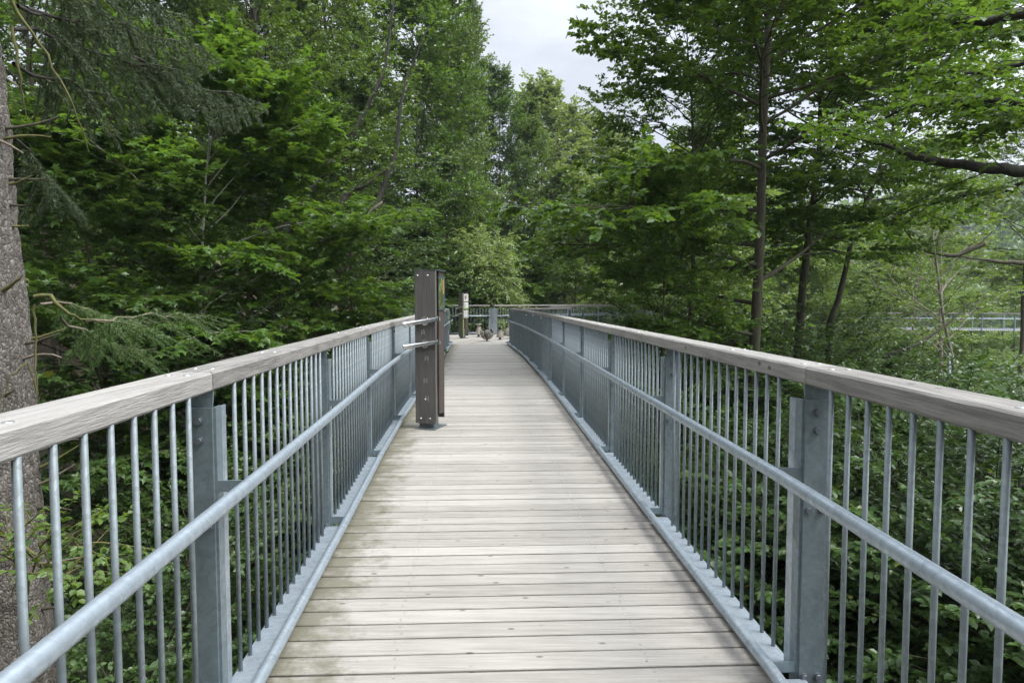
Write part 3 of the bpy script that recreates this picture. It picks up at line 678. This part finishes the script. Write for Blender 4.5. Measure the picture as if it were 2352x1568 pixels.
PROTO = {}
TOTAL = 0
def P_(name, builder, *a, **k):
    PROTO[name] = builder(*a, **k)
P_('beech_big', deciduous, 11, 24, .18, .34, 5.1, 58, 12, 10, 17, .14, 'oval', L_BEECH, B_DARK, e0=8, e1=62, jit=.38, bend=.25, twig=.55, avoid=lambda d, h: h < 12.8 and d[1] < .1 and abs(d[0]) < .93)
P_('beech_b', deciduous, 12, 20, .15, .25, 4.8, 50, 10, 8, 13, .13, 'oval', L_BEECH, B_DARK, e0=5, e1=65, jit=.42, bend=.2, lean=(.8, .4), twig=.55)
P_('beech_high', deciduous, 24, 21, .17, .58, 4.6, 44, 10, 8, 13, .13, 'oval', L_BEECH, B_DARK, e0=10, e1=65, jit=.42, bend=.1, wob=.02, twig=.55)
P_('maple', deciduous, 13, 13.5, .08, .28, 3.6, 46, 9, 7, 11, .17, 'maple', L_MAPLE, B_OLIVE, e0=8, e1=66, jit=.3, bend=.25, twig=.5)
P_('oak', deciduous, 14, 23, .26, .2, 6.4, 44, 11, 9, 17, .155, 'oak', L_OAK, B_DARK, e0=15, e1=70, jit=.75, bend=-.1, wob=.02, prof='vase', lean=(1.5, 0), twig=.7)
P_('slender', deciduous, 15, 25, .15, .22, 4.3, 60, 11, 8, 13, .165, 'rhomb', L_OAK, B_OLIVE, e0=22, e1=72, jit=.6, bend=0, prof='slim', twig=.6)
P_('slender_b', deciduous, 16, 24, .14, .12, 4.9, 62, 11, 8, 13, .175, 'rhomb', L_BEECH, B_DARK, e0=15, e1=70, jit=.6, bend=.05, prof='slim', twig=.6)
P_('ridge', deciduous, 17, 23, .2, .10, 4.6, 54, 8, 6, 8, .32, 'rhomb', L_RIDGE, B_OLIVE, e0=25, e1=75, jit=.7, bend=-.05, twig=.8, prof='round')
P_('pale', deciduous, 18, 19, .14, .5, 3.4, 20, 6, 6, 8, .14, 'rhomb', L_BRIGHT, B_PALE, e0=25, e1=70, jit=.7, bend=-.1, wob=.03)
P_('bright', deciduous, 19, 15, .11, .12, 4.0, 52, 9, 7, 11, .16, 'rhomb', L_BRIGHT, B_OLIVE, e0=5, e1=66, jit=.5, bend=.1, twig=.55)
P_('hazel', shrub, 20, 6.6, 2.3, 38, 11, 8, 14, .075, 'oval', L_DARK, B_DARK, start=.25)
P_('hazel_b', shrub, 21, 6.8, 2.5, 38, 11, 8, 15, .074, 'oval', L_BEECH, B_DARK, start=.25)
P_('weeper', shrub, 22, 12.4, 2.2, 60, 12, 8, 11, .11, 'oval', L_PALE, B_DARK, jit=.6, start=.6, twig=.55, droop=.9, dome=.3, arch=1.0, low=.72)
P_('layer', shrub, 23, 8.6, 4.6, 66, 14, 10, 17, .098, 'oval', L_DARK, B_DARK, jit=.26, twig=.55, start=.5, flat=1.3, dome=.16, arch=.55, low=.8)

def plant(proto, p, label, s=1.0, rz=0.0, name=None, cat='tree', group=None, lm=None, bm=None, z=None, tilt=(0, 0), sz=None):
    tm, cm, _ = PROTO[proto]; x, y = p[0], p[1]; root = empty(name or 'deciduous_tree', (x, y, float(gz(x, y)) if z is None else z), R(rz)); root.scale = (s, s, sz or s)
    root.rotation_euler = (R(tilt[0]), R(tilt[1]), R(rz)); tag(root, label, cat, group)
    for nm, me, ov in (('trunk' if tm.name.startswith('trunk') else 'stems', tm, bm), ('crown' if tm.name.startswith('trunk') else 'foliage', cm, lm)):
        o = link(nm, me, root)
        if ov: o.material_slots[0].link = 'OBJECT'; o.material_slots[0].material = ov
    return root
def X(pxx, Y): return ((pxx-1176)/1568*Y, Y)

# --- right side
plant('beech_big', X(1722, 15.7), 'large beech with a straight dark trunk rising just beyond the right railing', name='beech_tree', rz=20)
def traced(px_pts, Y0):
    P = [px(*q) for q in px_pts]; g = float(gz(P[0].x, P[0].y)); b0 = P[0]
    return (b0.x, b0.y), [(-.1, 0, -.6)]+[(p.x-b0.x, p.y-b0.y, p.z-g) for p in P]
for nm, pts, seed, r0_, lb in (('lean_a', [(1832, 800, 21), (1845, 640, 21), (1862, 500, 21.1), (1880, 380, 21.3), (1885, 200, 21.5), (1890, -60, 22)], 51, .21, 'dark-trunked beech leaning right, just right of the large straight beech'),
                               ('lean_b', [(1905, 740, 20), (1925, 690, 20), (1942, 620, 20), (1958, 540, 20.1), (2000, 440, 20.3), (2050, 300, 20.6), (2075, 60, 21)], 52, .16, 'thin forked beech with a curved lower stem, third trunk right of the large beech')):
    b0, T_ = traced(pts, 20); P_(nm, deciduous, seed, 1, r0_, .62, 3.9, 36, 10, 8, 13, .125, 'oval', L_BEECH, B_DARK, e0=8, e1=60, jit=.42, bend=.1, twig=.55, trunk=T_)
    plant(nm, b0, lb, name='beech_tree')
plant('bright', X(1585, 30), 'bright leafy tree filling the gap left of the large straight beech', 1.1, 40)
plant('bright', X(2040, 46), 'bright yellow-green tree behind the forked beech on the right', 1.1, 200)
plant('bright', X(1480, 40), 'bright leafy tree standing behind the side branch railing', 1.15, 90)
plant('slender_b', X(1640, 36), 'tall slim tree behind the large straight beech', .9, 10)
plant('pale', X(2180, 30), 'tall pale-barked tree with sparse leaves near the distant walkway', 1.0, 60, bm=B_PALE)
plant('pale', X(2290, 26), 'pale-barked tree nearest the right edge of the photo, slanting right', .95, 170, bm=B_PALE, tilt=(0, 7))
plant('pale', X(2080, 38), 'thin pale tree behind the distant walkway columns', .9, 250, bm=B_PALE)
plant('bright', X(2330, 34), 'low bright green tree at the right edge below the far hill', .6, 300)
plant('bright', X(1850, 52), 'bright tree beyond the leaning dark beech', 1.1, 20)
plant('bright', X(2160, 62), 'round bright tree behind the distant walkway', 1.0, 120)
plant('bright', X(1960, 66), 'pale green tree far behind the forked beech', 1.1, 210)
plant('beech_b', X(1500, 14.5), 'young beech whose glossy leaf sprays lean over the right handrail', .46, 250, name='beech_tree', sz=.62)
for p_, Y_, s_, r_, lb_ in ((1690, 50, 1.25, 0, 'light tree between the large beech and the leaning one'), (1790, 62, 1.5, 60, 'light tree deep behind the leaning dark beech'), (1890, 56, 1.3, 130, 'light tree right behind the forked beech'),
        (1985, 74, 1.6, 200, 'tall light tree left of the far hill'), (2075, 68, 1.3, 270, 'light tree above the middle of the distant walkway'), (2150, 80, 1.5, 20, 'light tree on the near flank of the far hill'), (2235, 64, 1.05, 100, 'small light tree below the far hill'), (2335, 70, 1.3, 160, 'light tree closing the view at the right edge')):
    plant('bright', X(p_, Y_), lb_, s_, r_, group='light trees beyond the right-hand beeches')
plant('layer', (6.3, 9.2), 'broad low canopy of dark overlapping leaves just outside the right railing', 1.0, 0, name='understorey_tree', sz=1.02)
plant('layer', (9.8, 13.5), 'wide low leaf canopy farther out beyond the right handrail', 1.08, 100, name='understorey_tree', sz=1.04)
plant('layer', (8.0, 18.5), 'low leaf canopy around the foot of the large straight beech', 1.02, 200, name='understorey_tree', sz=1.08)
plant('layer', (13.5, 20), 'low leafy tree between the forked beech and the pale trees', 1.1, 300, name='understorey_tree', sz=1.0)
plant('hazel_b', (5.6, 4.6), 'leafy shrub below the railing at the lower right corner', 1.0, 0, name='shrub', cat='shrub', z=-9.6)
plant('hazel_b', (6.2, 8.2), 'leafy shrub below the second bay of the right railing', 1.1, 77, name='shrub', cat='shrub')
plant('hazel_b', (7.6, 5.6), 'bright shrub farther out below the right railing', 1.1, 150, name='shrub', cat='shrub', lm=L_BRIGHT)
plant('beech_high', X(1575, 20), 'slim beech filling the canopy left of the large straight beech', .7, 40, name='beech_tree', sz=.9)
plant('beech_high', X(2345, 38), 'bushy light tree at the right edge under the dark bough', 1.05, 75, lm=L_BRIGHT, sz=1.15)
plant('hazel', (4.4, 9.8), 'dark shrub behind the third bay of the right railing', 1.2, 210, name='shrub', cat='shrub')
plant('hazel_b', (11, 9), 'bright shrub lowest at the right edge below the tube rail', 1.1, 20, name='shrub', cat='shrub', lm=L_BRIGHT)
plant('hazel', (4.3, 14), 'dark shrub far along outside the right railing', 1.2, 99, name='shrub', cat='shrub')
# --- left side
plant('maple', X(440, 15), 'young maple with broad light leaves in the left middle ground', 1.0, 30, name='maple_tree', bm=B_BIRCH)
plant('maple', X(640, 17), 'young maple with glossy sprays reaching right above the left handrail', .95, 130, name='maple_tree')
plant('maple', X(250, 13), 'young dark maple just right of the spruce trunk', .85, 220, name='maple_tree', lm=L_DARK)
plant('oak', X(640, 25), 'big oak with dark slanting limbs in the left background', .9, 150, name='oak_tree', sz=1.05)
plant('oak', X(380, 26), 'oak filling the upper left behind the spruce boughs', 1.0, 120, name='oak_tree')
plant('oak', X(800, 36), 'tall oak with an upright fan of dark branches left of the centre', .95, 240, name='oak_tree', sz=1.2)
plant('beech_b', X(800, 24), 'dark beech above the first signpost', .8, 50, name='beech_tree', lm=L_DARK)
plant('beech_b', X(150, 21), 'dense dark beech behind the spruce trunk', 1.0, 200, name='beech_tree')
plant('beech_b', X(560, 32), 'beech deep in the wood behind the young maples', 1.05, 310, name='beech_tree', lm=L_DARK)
plant('hazel', X(680, 15), 'shrub with glossy grey-green leaves above the left handrail', 1.2, 20, name='shrub', cat='shrub', lm=L_PALE, z=-6.6)
plant('hazel', X(880, 19), 'dark shrub behind the first signpost', 1.3, 120, name='shrub', cat='shrub')
plant('hazel', X(560, 14), 'dark shrub under the young maples', 1.2, 220, name='shrub', cat='shrub', z=-6.6)
plant('hazel', (-3.3, 3.6), 'leafy dark shrub below the first bay of the left railing', 1.0, 0, name='shrub', cat='shrub', z=-8.6)
plant('hazel', (-4.5, 7.2), 'leafy shrub below the second bay of the left railing', 1.0, 70, name='shrub', cat='shrub')
plant('hazel_b', (-4.6, 9.8), 'leafy shrub below the third bay of the left railing', 1.0, 140, name='shrub', cat='shrub', lm=L_DARK)
plant('hazel', (-6.8, 5.0), 'dark shrub at the foot of the spruce trunk', .9, 200, name='shrub', cat='shrub')
plant('hazel', (-5.2, 13.8), 'shrub far along outside the left railing', 1.1, 260, name='shrub', cat='shrub')
# --- centre
plant('slender', X(1035, 43), 'tall slim tree with an olive trunk behind the platform', .8, 0, sz=1.2)
plant('slender_b', X(960, 40), 'slim leafy tree left of the olive-trunked tree', 1.0, 70, sz=1.15)
plant('slender', X(1062, 52), 'slim tree just right of the olive-trunked tree', .85, 150, sz=1.1)
plant('slender_b', X(1205, 60), 'slim pointed tree at the right of the highest treetops', .8, 230, sz=1.0, lm=L_OAK)
plant('slender_b', X(1150, 58), 'slim tree whose top stands out against the sky', .78, 90, sz=1.08)
plant('slender', X(1090, 64), 'pointed treetop rising highest beside the open sky', .62, 20, sz=1.38)
plant('weeper', X(1105, 36.5), 'pale weeping shrub arching behind the platform railing', 1.0, 0, name='weeping_tree')
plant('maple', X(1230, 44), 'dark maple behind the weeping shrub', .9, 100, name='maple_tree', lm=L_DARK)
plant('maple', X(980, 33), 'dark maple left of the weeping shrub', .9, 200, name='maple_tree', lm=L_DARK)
plant('maple', X(1320, 40), 'mid green maple right of the weeping shrub', 1.05, 300, name='maple_tree')
for i, (p, Y, s, rz, lb) in enumerate([
    (1250, 75, 1.3, 0, 'light green ridge tree right of the pointed treetop'), (1300, 80, 1.25, 80, 'light green ridge tree below the open sky'),
    (1355, 88, 1.32, 160, 'pale ridge tree at the foot of the sky gap'), (1420, 100, 1.4, 240, 'faint pale ridge tree farthest along the slope'),
    (1390, 66, .85, 30, 'yellow-green tree in front of the pale ridge trees'), (1290, 58, .8, 190, 'yellow-green tree in the valley between both woods'),
    (1480, 84, 1.2, 290, 'ridge tree showing left through the large beech crown'), (1560, 100, 1.3, 10, 'ridge tree behind the large beech crown')]):
    plant('ridge', X(p, Y), lb, s, rz, group='pale trees on the far ridge')
for i, (p, Y, s, rz, lb) in enumerate([
    (20, 34, 1.0, 10, 'far wood tree behind the spruce in the upper left corner'), (270, 40, 1.05, 100, 'far wood tree in the upper left behind the oak'),
    (480, 46, 1.05, 200, 'far wood tree above the young maples'), (700, 50, 1.05, 290, 'far wood tree behind the slanting oak'), (830, 56, 1.1, 60, 'far wood tree left of the upright oak fan'), (1000, 60, 1.15, 140, 'far wood tree above the second signpost')]):
    plant('slender_b', X(p, Y), lb, s, rz, group='tall trees deep in the left wood')

# --- spruces
def needle_bough(rng, P, L, n2, k, wood, tips, fresh=False, hang=1.0):
    """one spruce bough: hanging side twigs covered with needles"""
    for j in range(n2):
        t = .15+.85*(j+rng.random()*.6)/n2; b, tg = at_t(P, t); sd_ = nrmz(np.cross(tg, UP))*(1 if j % 2 else -1)
        l2 = (.22+.55*math.sin(math.pi*min(1, .15+t*.8)))*rng.uniform(.6, 1.15)*min(1.0, L/2.2)
        d2 = tg*.45+sd_*rng.uniform(.25, .7)+UP*(-.75*hang+rng.normal(0, .12)); P2 = limb(rng, b, d2, l2, 4, .5*hang, .08)
        wood.tube(P2, [.005, .004, .003, .002], 3); kk = int(k*l2); tt = rng.random(kk)*3; i = np.minimum(tt.astype(int), 2)
        tips.append((P2[i]+(P2[i+1]-P2[i])*(tt-i)[:, None], nrmz(P2[i+1]-P2[i])))
    kk = int(k*L*.5); tt = (.2+.8*rng.random(kk))*(len(P)-1); i = np.minimum(tt.astype(int), len(P)-2); tips.append((P[i]+(P[i+1]-P[i])*(tt-i)[:, None], nrmz(P[i+1]-P[i])))
def needles(name, rng, tips, size, m, parent, org):
    b = np.concatenate([q[0] for q in tips])-np.array(org); T = np.concatenate([q[1] for q in tips]); D = T*.75+rng.normal(0, .55, T.shape)
    me = leaf_mesh(name, b, D, rng.normal(0, 1, T.shape), size*rng.uniform(.7, 1.3, len(b)), 'needle', rng, m); return link(name, me, parent)
def near_spruce():
    edge = lambda z: np.interp(z, [-9, -2, 1.5, 4, 12], [-4.02, -4.20, -4.33, -4.51, -4.98])
    rng = np.random.default_rng(31); base = px(20, 692, 6.0); x0, y0 = base.x-.28, 6.0; g = float(gz(x0, y0)); org = (x0, y0, g); root = empty('spruce_tree', org)
    tag(root, 'old spruce with flaky grey trunk and broken branch stubs at the left edge', 'tree')
    wood = Wood(); zs = np.linspace(-.5, 20, 60); rad = np.interp(zs+g, [-9, -2, 1.5, 4, 12], [.50, .42, .36, .31, .15]); T = np.stack([edge(zs+g)-rad-x0+.012*np.sin(zs*2.3), .02*np.cos(zs*.5), zs], 1)
    zz2 = np.linspace(-.5, 20, 220); T2 = np.stack([np.interp(zz2, zs, T[:, c]) for c in range(3)], 1); wood.tube(T2, np.maximum(np.interp(zz2, zs, rad), .03), 40)
    V_ = wood.V[0]; cz = np.repeat(T2, 40, 0); ds = V_-cz; wood.V[0] = cz+ds*(1+.05*rng.normal(0, .45, (len(V_), 1))+.03*np.sin(V_[:, 2:3]*3.1+6*np.arctan2(ds[:, 1:2], ds[:, 0:1]))); link('trunk', wood.mesh('trunk', B_SPRUCE), root)
    def trunk_at(z): r_ = float(np.interp(z, [-9, -2, 1.5, 4, 12], [.50, .42, .36, .31, .15])); return np.array([float(edge(z))-r_, y0, z]), r_
    stubs = [(120, 8, -60, .18), (128, 30, -40, .35), (290, 15, 5, .5), (316, 12, 8, .42), (322, -5, -8, .3), (410, 12, 5, .35), (420, 8, -2, .3), (435, -40, 5, .2), (470, 5, 0, .22), (518, 5, -8, .2), (610, -45, 20, .28),
             (665, -50, 30, .3), (672, -20, 18, .3), (830, 0, 18, .45), (790, 10, 4, .35), (780, 20, 3, .36), (900, -30, 5, .2), (1030, 5, 10, .5), (1085, 12, 15, .45), (1120, 10, 12, .4), (1170, 5, 5, .35), (1240, -20, -12, .3), (1300, 8, 4, .38), (60, -30, 25, .3), (190, -40, 15, .25), (1000, -35, 10, .3), (1400, 0, 8, .3), (1500, 15, 6, .35)]
    for i, (yy, az, el, L) in enumerate(stubs):
        z = px(40, yy, 6).z; c, rr = trunk_at(z); a = R(az); e = R(el); d = np.array([math.cos(a)*math.cos(e), math.sin(a)*math.cos(e), math.sin(e)])
        P = limb(rng, c+d*np.array([1, 1, 0])*rr*.85, d, L, 6, -.12, .12); wd = Wood(); wd.tube(P-np.array(org), np.linspace(.024 if az < -15 else .017, .006, 6), 6)
        link('dead_branch', wd.mesh('dead_branch', B_MOSS if i % 3 == 0 else (B_TWIG if i % 3 == 1 else B_DARK)), root)
    # long thin bare branch hanging down across the upper left
    for pts, r_ in (([(20, 0, 5.5), (95, 110, 5.6), (165, 230, 5.7), (205, 350, 5.9)], .014), ([(28, 60, 5.6), (45, 170, 5.6), (62, 280, 5.7)], .014), ([(82, 680, 5.7), (115, 678, 5.7), (135, 705, 5.7), (165, 726, 5.75), (205, 735, 6.0), (250, 740, 6.4)], .021), ([(80, 700, 5.7), (82, 800, 5.7), (86, 920, 5.7)], .012), ([(85, 895, 5.5), (60, 830, 5.45), (20, 870, 5.4), (5, 950, 5.4)], .008), ([(60, 1195, 5.3), (45, 1240, 5.2), (55, 1290, 5.2), (30, 1370, 5.2)], .014)):
        P = np.array([px(*q) for q in pts]); wd = Wood(); t = np.linspace(0, len(P)-1, 14); PP = np.stack([np.interp(t, np.arange(len(P)), P[:, c]) for c in range(3)], 1)+rng.normal(0, .006, (14, 3)); wd.tube(PP-np.array(org), np.linspace(r_, .004, 14), 7)
        link('hanging_branch', wd.mesh('hanging_branch', B_MOSS), root)
    # living boughs, drooping curtains
    boughs = [((30, 60, 6.0), (240, 130, 7.5), (430, 170, 8.2)), ((60, 20, 6.2), (280, 70, 8.0), (470, 110, 9.0)), ((250, 100, 7.6), (420, 190, 8.2), (600, 235, 8.8)), ((40, 150, 6.2), (180, 200, 7.2), (330, 250, 8.0)), ((50, -60, 6.2), (220, 20, 7.0), (360, 90, 7.4)), ((30, 300, 6.3), (100, 400, 7.2), (170, 470, 7.8)), ((20, -120, 6), (200, -60, 7), (430, 40, 8)), ((30, 10, 6), (120, 60, 6.6), (200, 160, 7)), ((300, 150, 8.0), (450, 205, 8.6), (560, 260, 9.2))]
    for q in boughs:
        A = np.array([px(*p) for p in q]); t = np.linspace(0, 2, 10); P = np.stack([np.interp(t, [0, 1, 2], A[:, c]) for c in range(3)], 1)+rng.normal(0, .02, (10, 3)); L = float(np.linalg.norm(A[2]-A[0]))
        wd = Wood(); tips = []; wd.tube(P-np.array(org), np.linspace(.02, .005, 10), 5); w2 = Wood(); needle_bough(rng, P, L, int(44*L/2.5), 620, w2, tips); w2.V = [v-np.array(org) for v in w2.V]
        wd.V += w2.V; wd.F += [f+wd.n for f in w2.F]
        b = link('bough', wd.mesh('bough', B_BLACK), root); needles('needles', rng, tips, .05, L_NEEDLE, b, org)
    for q in (((200, 735, 6.0), (300, 735, 7.2), (440, 735, 8.4)), ((150, 720, 6.4), (240, 755, 7.2), (350, 770, 8.0)), ((110, 700, 6.6), (250, 705, 7.6), (400, 700, 8.6))):
        A = np.array([px(*p) for p in q]); t = np.linspace(0, 2, 10); P = np.stack([np.interp(t, [0, 1, 2], A[:, c]) for c in range(3)], 1)+np.cumsum(rng.normal(0, .035, (10, 3)), 0); L = float(np.linalg.norm(A[2]-A[0]))
        wd = Wood(); tips = []; wd.tube(P-np.array(org), np.linspace(.014, .004, 10), 5); w2 = Wood(); needle_bough(rng, P, L, 34, 420, w2, tips, hang=.5); w2.V = [v-np.array(org) for v in w2.V]
        wd.V += w2.V; wd.F += [f+wd.n for f in w2.F]; b = link('bough', wd.mesh('bough', B_TWIG), root); tag(b, 'fresh green low bough'); needles('needles', rng, tips, .045, L_FRESH, b, org)
    # beech sprigs sprouting at the foot of the trunk
near_spruce()
def sprig_tree(name, pts, label, r0, n2, n3, k, leaf, lm, bm, seed, L=None, kind='oval', cat='tree', jit=.35, twig=.35, extra=(), hide_leaf=False, spread=.75):
    """a tree known by the limb that reaches into view: limbs as traced in depth, with their own leafy side shoots"""
    rng = np.random.default_rng(seed); A0 = np.array(px(*pts[0][0])); g = float(gz(A0[0], A0[1])); org = np.array([A0[0], A0[1], g]); root = empty(name, org); tag(root, label, cat)
    tw = Twigs()
    for li, lim in enumerate(pts):
        A = np.array([px(*q) for q in lim]); s = np.linspace(0, len(A)-1, 5*len(A)); P = np.stack([np.interp(s, np.arange(len(A)), A[:, c]) for c in range(3)], 1)
        K = np.ones(3)/3; Q = P.copy()
        for c in range(3): Q[1:-1, c] = np.convolve(P[:, c], K, 'valid')
        Q[1:-1] += rng.normal(0, .012, Q[1:-1].shape); wd = Wood(); wd.tube(Q-org, np.linspace(r0[li], r0[li]*.18, len(Q)), 7); LL = float(np.linalg.norm(A[-1]-A[0]))
        if n2: foliate(rng, tw, wd, Q-org, LL*.55, n2, n3, .008, twig, .12, spread)
        link('limb', wd.mesh('limb', bm), root)
    if tw.b:
        P, D, Nn, S = tw.leaves(rng, k, leaf, jit, .2); link('foliage', leaf_mesh('foliage', P, D, Nn, S, kind, rng, lm), root)
    return root, org
# dark boughs of a tree standing outside the right edge
r_, o_ = sprig_tree('overhanging_tree', [[(2420, 400, 8.5), (2250, 385, 8.7), (2120, 365, 9.0), (2030, 330, 9.4), (1900, 300, 10)], [(2420, 20, 7.5), (2290, 45, 7.6), (2180, 50, 7.8), (2100, 0, 8)], [(2450, 330, 9), (2330, 435, 9.3), (2250, 445, 9.6), (2120, 470, 10.2), (2000, 520, 11)], [(2420, 250, 8.5), (2250, 225, 9), (2080, 250, 10), (1950, 300, 11)], [(2420, 130, 9), (2280, 160, 9.5), (2150, 190, 10)], [(2430, 310, 8.4), (2340, 275, 8.6), (2230, 300, 9.2)], [(2430, 190, 8.6), (2340, 215, 9), (2250, 235, 9.6)]],
    'dark mossy boughs with hanging leaves reaching in from the right edge', [.085, .075, .035, .05, .04, .03, .03], 16, 7, 9, .085, L_BEECH, B_BLACK, 41)
tk = Wood(); zz = np.linspace(-.6, 22, 16); b0 = np.array(px(2470, 300, 8.4)); tk.tube(np.stack([b0[0]-o_[0]+.2+0*zz, b0[1]-o_[1]+0*zz, zz], 1), .26*(1-.03*zz), 12); link('trunk', tk.mesh('trunk', B_BLACK), r_)
sprig_tree('beech_sapling', [[(60, 1420, 5.2), (75, 1300, 5.2), (110, 1225, 5.2), (165, 1225, 5.2), (205, 1270, 5.2)], [(75, 1300, 5.2), (120, 1290, 5.2), (190, 1300, 5.1)], [(60, 1380, 5.2), (30, 1290, 5.1), (20, 1220, 5.0)]], 'light green beech sapling beside the foot of the spruce trunk', [.009, .006, .006], 8, 4, 6, .062, L_BRIGHT, B_MOSS, 47, cat='sapling', twig=.16)
# crooked bare dead branches low on the right
sprig_tree('bare_tree', [[(2260, 560, 24), (2190, 590, 24), (2120, 575, 24), (2090, 545, 24), (2060, 500, 24)], [(2190, 590, 24), (2250, 560, 24), (2290, 520, 24)], [(2355, 605, 24), (2280, 600, 24), (2190, 588, 24)]], 'crooked bare brown branches forking in front of the pale trees', [.09, .06, .09], 0, 0, 0, .1, L_BRIGHT, B_DARK, 43)
sprig_tree('fallen_branch', [[(2030, 820, 17), (2110, 790, 17.5), (2170, 750, 18), (2235, 690, 18.5)]], 'dark slanting broken branch in front of the distant walkway', [.055], 0, 0, 0, .1, L_BRIGHT, B_BLACK, 44, cat='branch')
# slanting dark oak limbs left of centre and a dead hanging root tuft
sprig_tree('leaning_tree', [[(690, 620, 21), (760, 520, 21.5), (800, 440, 22), (850, 420, 22.4), (905, 370, 23)], [(640, 560, 22), (730, 410, 22.5), (800, 330, 23), (880, 180, 23.5), (905, 0, 24)], [(730, 410, 22.5), (790, 370, 22.5), (850, 340, 22.5)], [(850, 500, 22), (905, 370, 23), (925, 200, 23.5), (985, 60, 24)]], 'leaning tree with dark crooked limbs above the dead twig tuft', [.17, .16, .09, .1], 9, 6, 8, .13, L_OAK, B_BLACK, 45, kind='oak', jit=.6, twig=.6)
def tuft():
    rng = np.random.default_rng(46); c = np.array(px(812, 545, 18.5)); root = empty('dead_branch', c); tag(root, 'tuft of dry dead twigs hanging in front of the leaning tree', 'branch'); wd = Wood()
    top = np.array([.1, 0, .35])
    wd.tube(np.array([[.75, .2, .95], [.5, .1, .75], [.3, .1, .5], top]), [.05, .045, .035, .02], 7)
    for i in range(46):
        d = np.array([rng.normal(0, .55), rng.normal(0, .5), -.4]); P = limb(rng, top+rng.normal(0, .03, 3), d, rng.uniform(.6, 1.05), 7, 1.5, .06); P[:, 0] *= .8
        wd.tube(P, np.linspace(.009, .003, 7), 4)
    link('dead_twigs', wd.mesh('dead_twigs', B_TWIG), root)
tuft()
open('/tmp/leaves.txt','w').write(str({k: v[2] for k, v in PROTO.items()}))

# --- the wood on the far slopes, one mass of crowns; and the trees standing behind the viewpoint
def far_wood():
    rng = np.random.default_rng(77); reg = []
    for x0, x1, y0, y1, n in ((-30, 420, 120, 420, 2600), (40, 330, 70, 200, 700), (-120, -32, 25, 150, 900), (-60, 40, 118, 200, 300)):
        reg.append(np.stack([rng.uniform(x0, x1, n), rng.uniform(y0, y1, n)], 1))
    q = np.concatenate(reg); g = gz(q[:, 0], q[:, 1]); n = len(q); r = rng.uniform(2.8, 5.2, n); h = rng.uniform(8, 15, n)*np.clip(np.hypot(q[:, 0], q[:, 1])/90, .6, 1); k = 54
    az = rng.uniform(0, 2*np.pi, (n, k)); u = rng.random((n, k)); rr = r[:, None]*np.sqrt(np.clip(1-u**2.2, 0, 1))*rng.uniform(.75, 1.1, (n, k))
    P = np.stack([q[:, 0, None]+rr*np.cos(az), q[:, 1, None]+rr*np.sin(az), g[:, None]+h[:, None]*(.15+.85*u)], -1)
    D = np.stack([np.cos(az), np.sin(az), rng.normal(0, .6, (n, k))], -1)+rng.normal(0, .4, (n, k, 3)); Nn = np.stack([np.cos(az)*.5, np.sin(az)*.5, .8+0*az], -1)+rng.normal(0, .4, (n, k, 3))
    S = (np.hypot(q[:, 0], q[:, 1])*.006+.7)[:, None]*rng.uniform(.7, 1.3, (n, k))
    tag(link('far_wood', leaf_mesh('far_wood', P.reshape(-1, 3), D.reshape(-1, 3), Nn.reshape(-1, 3), S.ravel(), 'rhomb', rng, L_OAK)), 'distant wooded hillside seen through the gaps', kind='stuff')
far_wood()
def woodland():
    root = empty('woodland', (0, -12, 0)); tag(root, 'dense wood standing behind the viewpoint', kind='stuff')
    for i, (x, y, pr, s) in enumerate(((-9, -7, 'beech_b', 1), (-4, -13, 'slender_b', 1), (3, -14, 'beech_b', 1), (9, -9, 'slender_b', .9), (-14, -3, 'beech_b', .9), (12, -16, 'oak', .9), (-10, -18, 'oak', 1), (0, -22, 'slender_b', 1.1), (15, -3, 'beech_b', .8))):
        o = link('crown', PROTO[pr][1], root, (x, y+12, float(gz(x, y)))); o.scale = (s, s, s); o.rotation_euler = (0, 0, i*1.3)
        o = link('trunk', PROTO[pr][0], root, (x, y+12, float(gz(x, y)))); o.scale = (s, s, s); o.rotation_euler = (0, 0, i*1.3)
woodland()

def haze():
    mb = MB(); zt = 95.0; zb = -40.0; mb.box((0, 300, (zt+zb)/2), (910, 812, (zt-zb)/2))
    m = bpy.data.materials.new('haze_air'); m.use_nodes = True; t = m.node_tree; t.nodes.clear()
    o = t.nodes.new('ShaderNodeOutputMaterial'); v = t.nodes.new('ShaderNodeVolumePrincipled'); v.inputs['Density'].default_value = .0003; v.inputs['Color'].default_value = (.80, .88, 1, 1); v.inputs['Anisotropy'].default_value = .2
    t.links.new(v.outputs[0], o.inputs['Volume']); tag(mb.build('haze', m), 'thin bluish summer haze', kind='stuff')
haze()
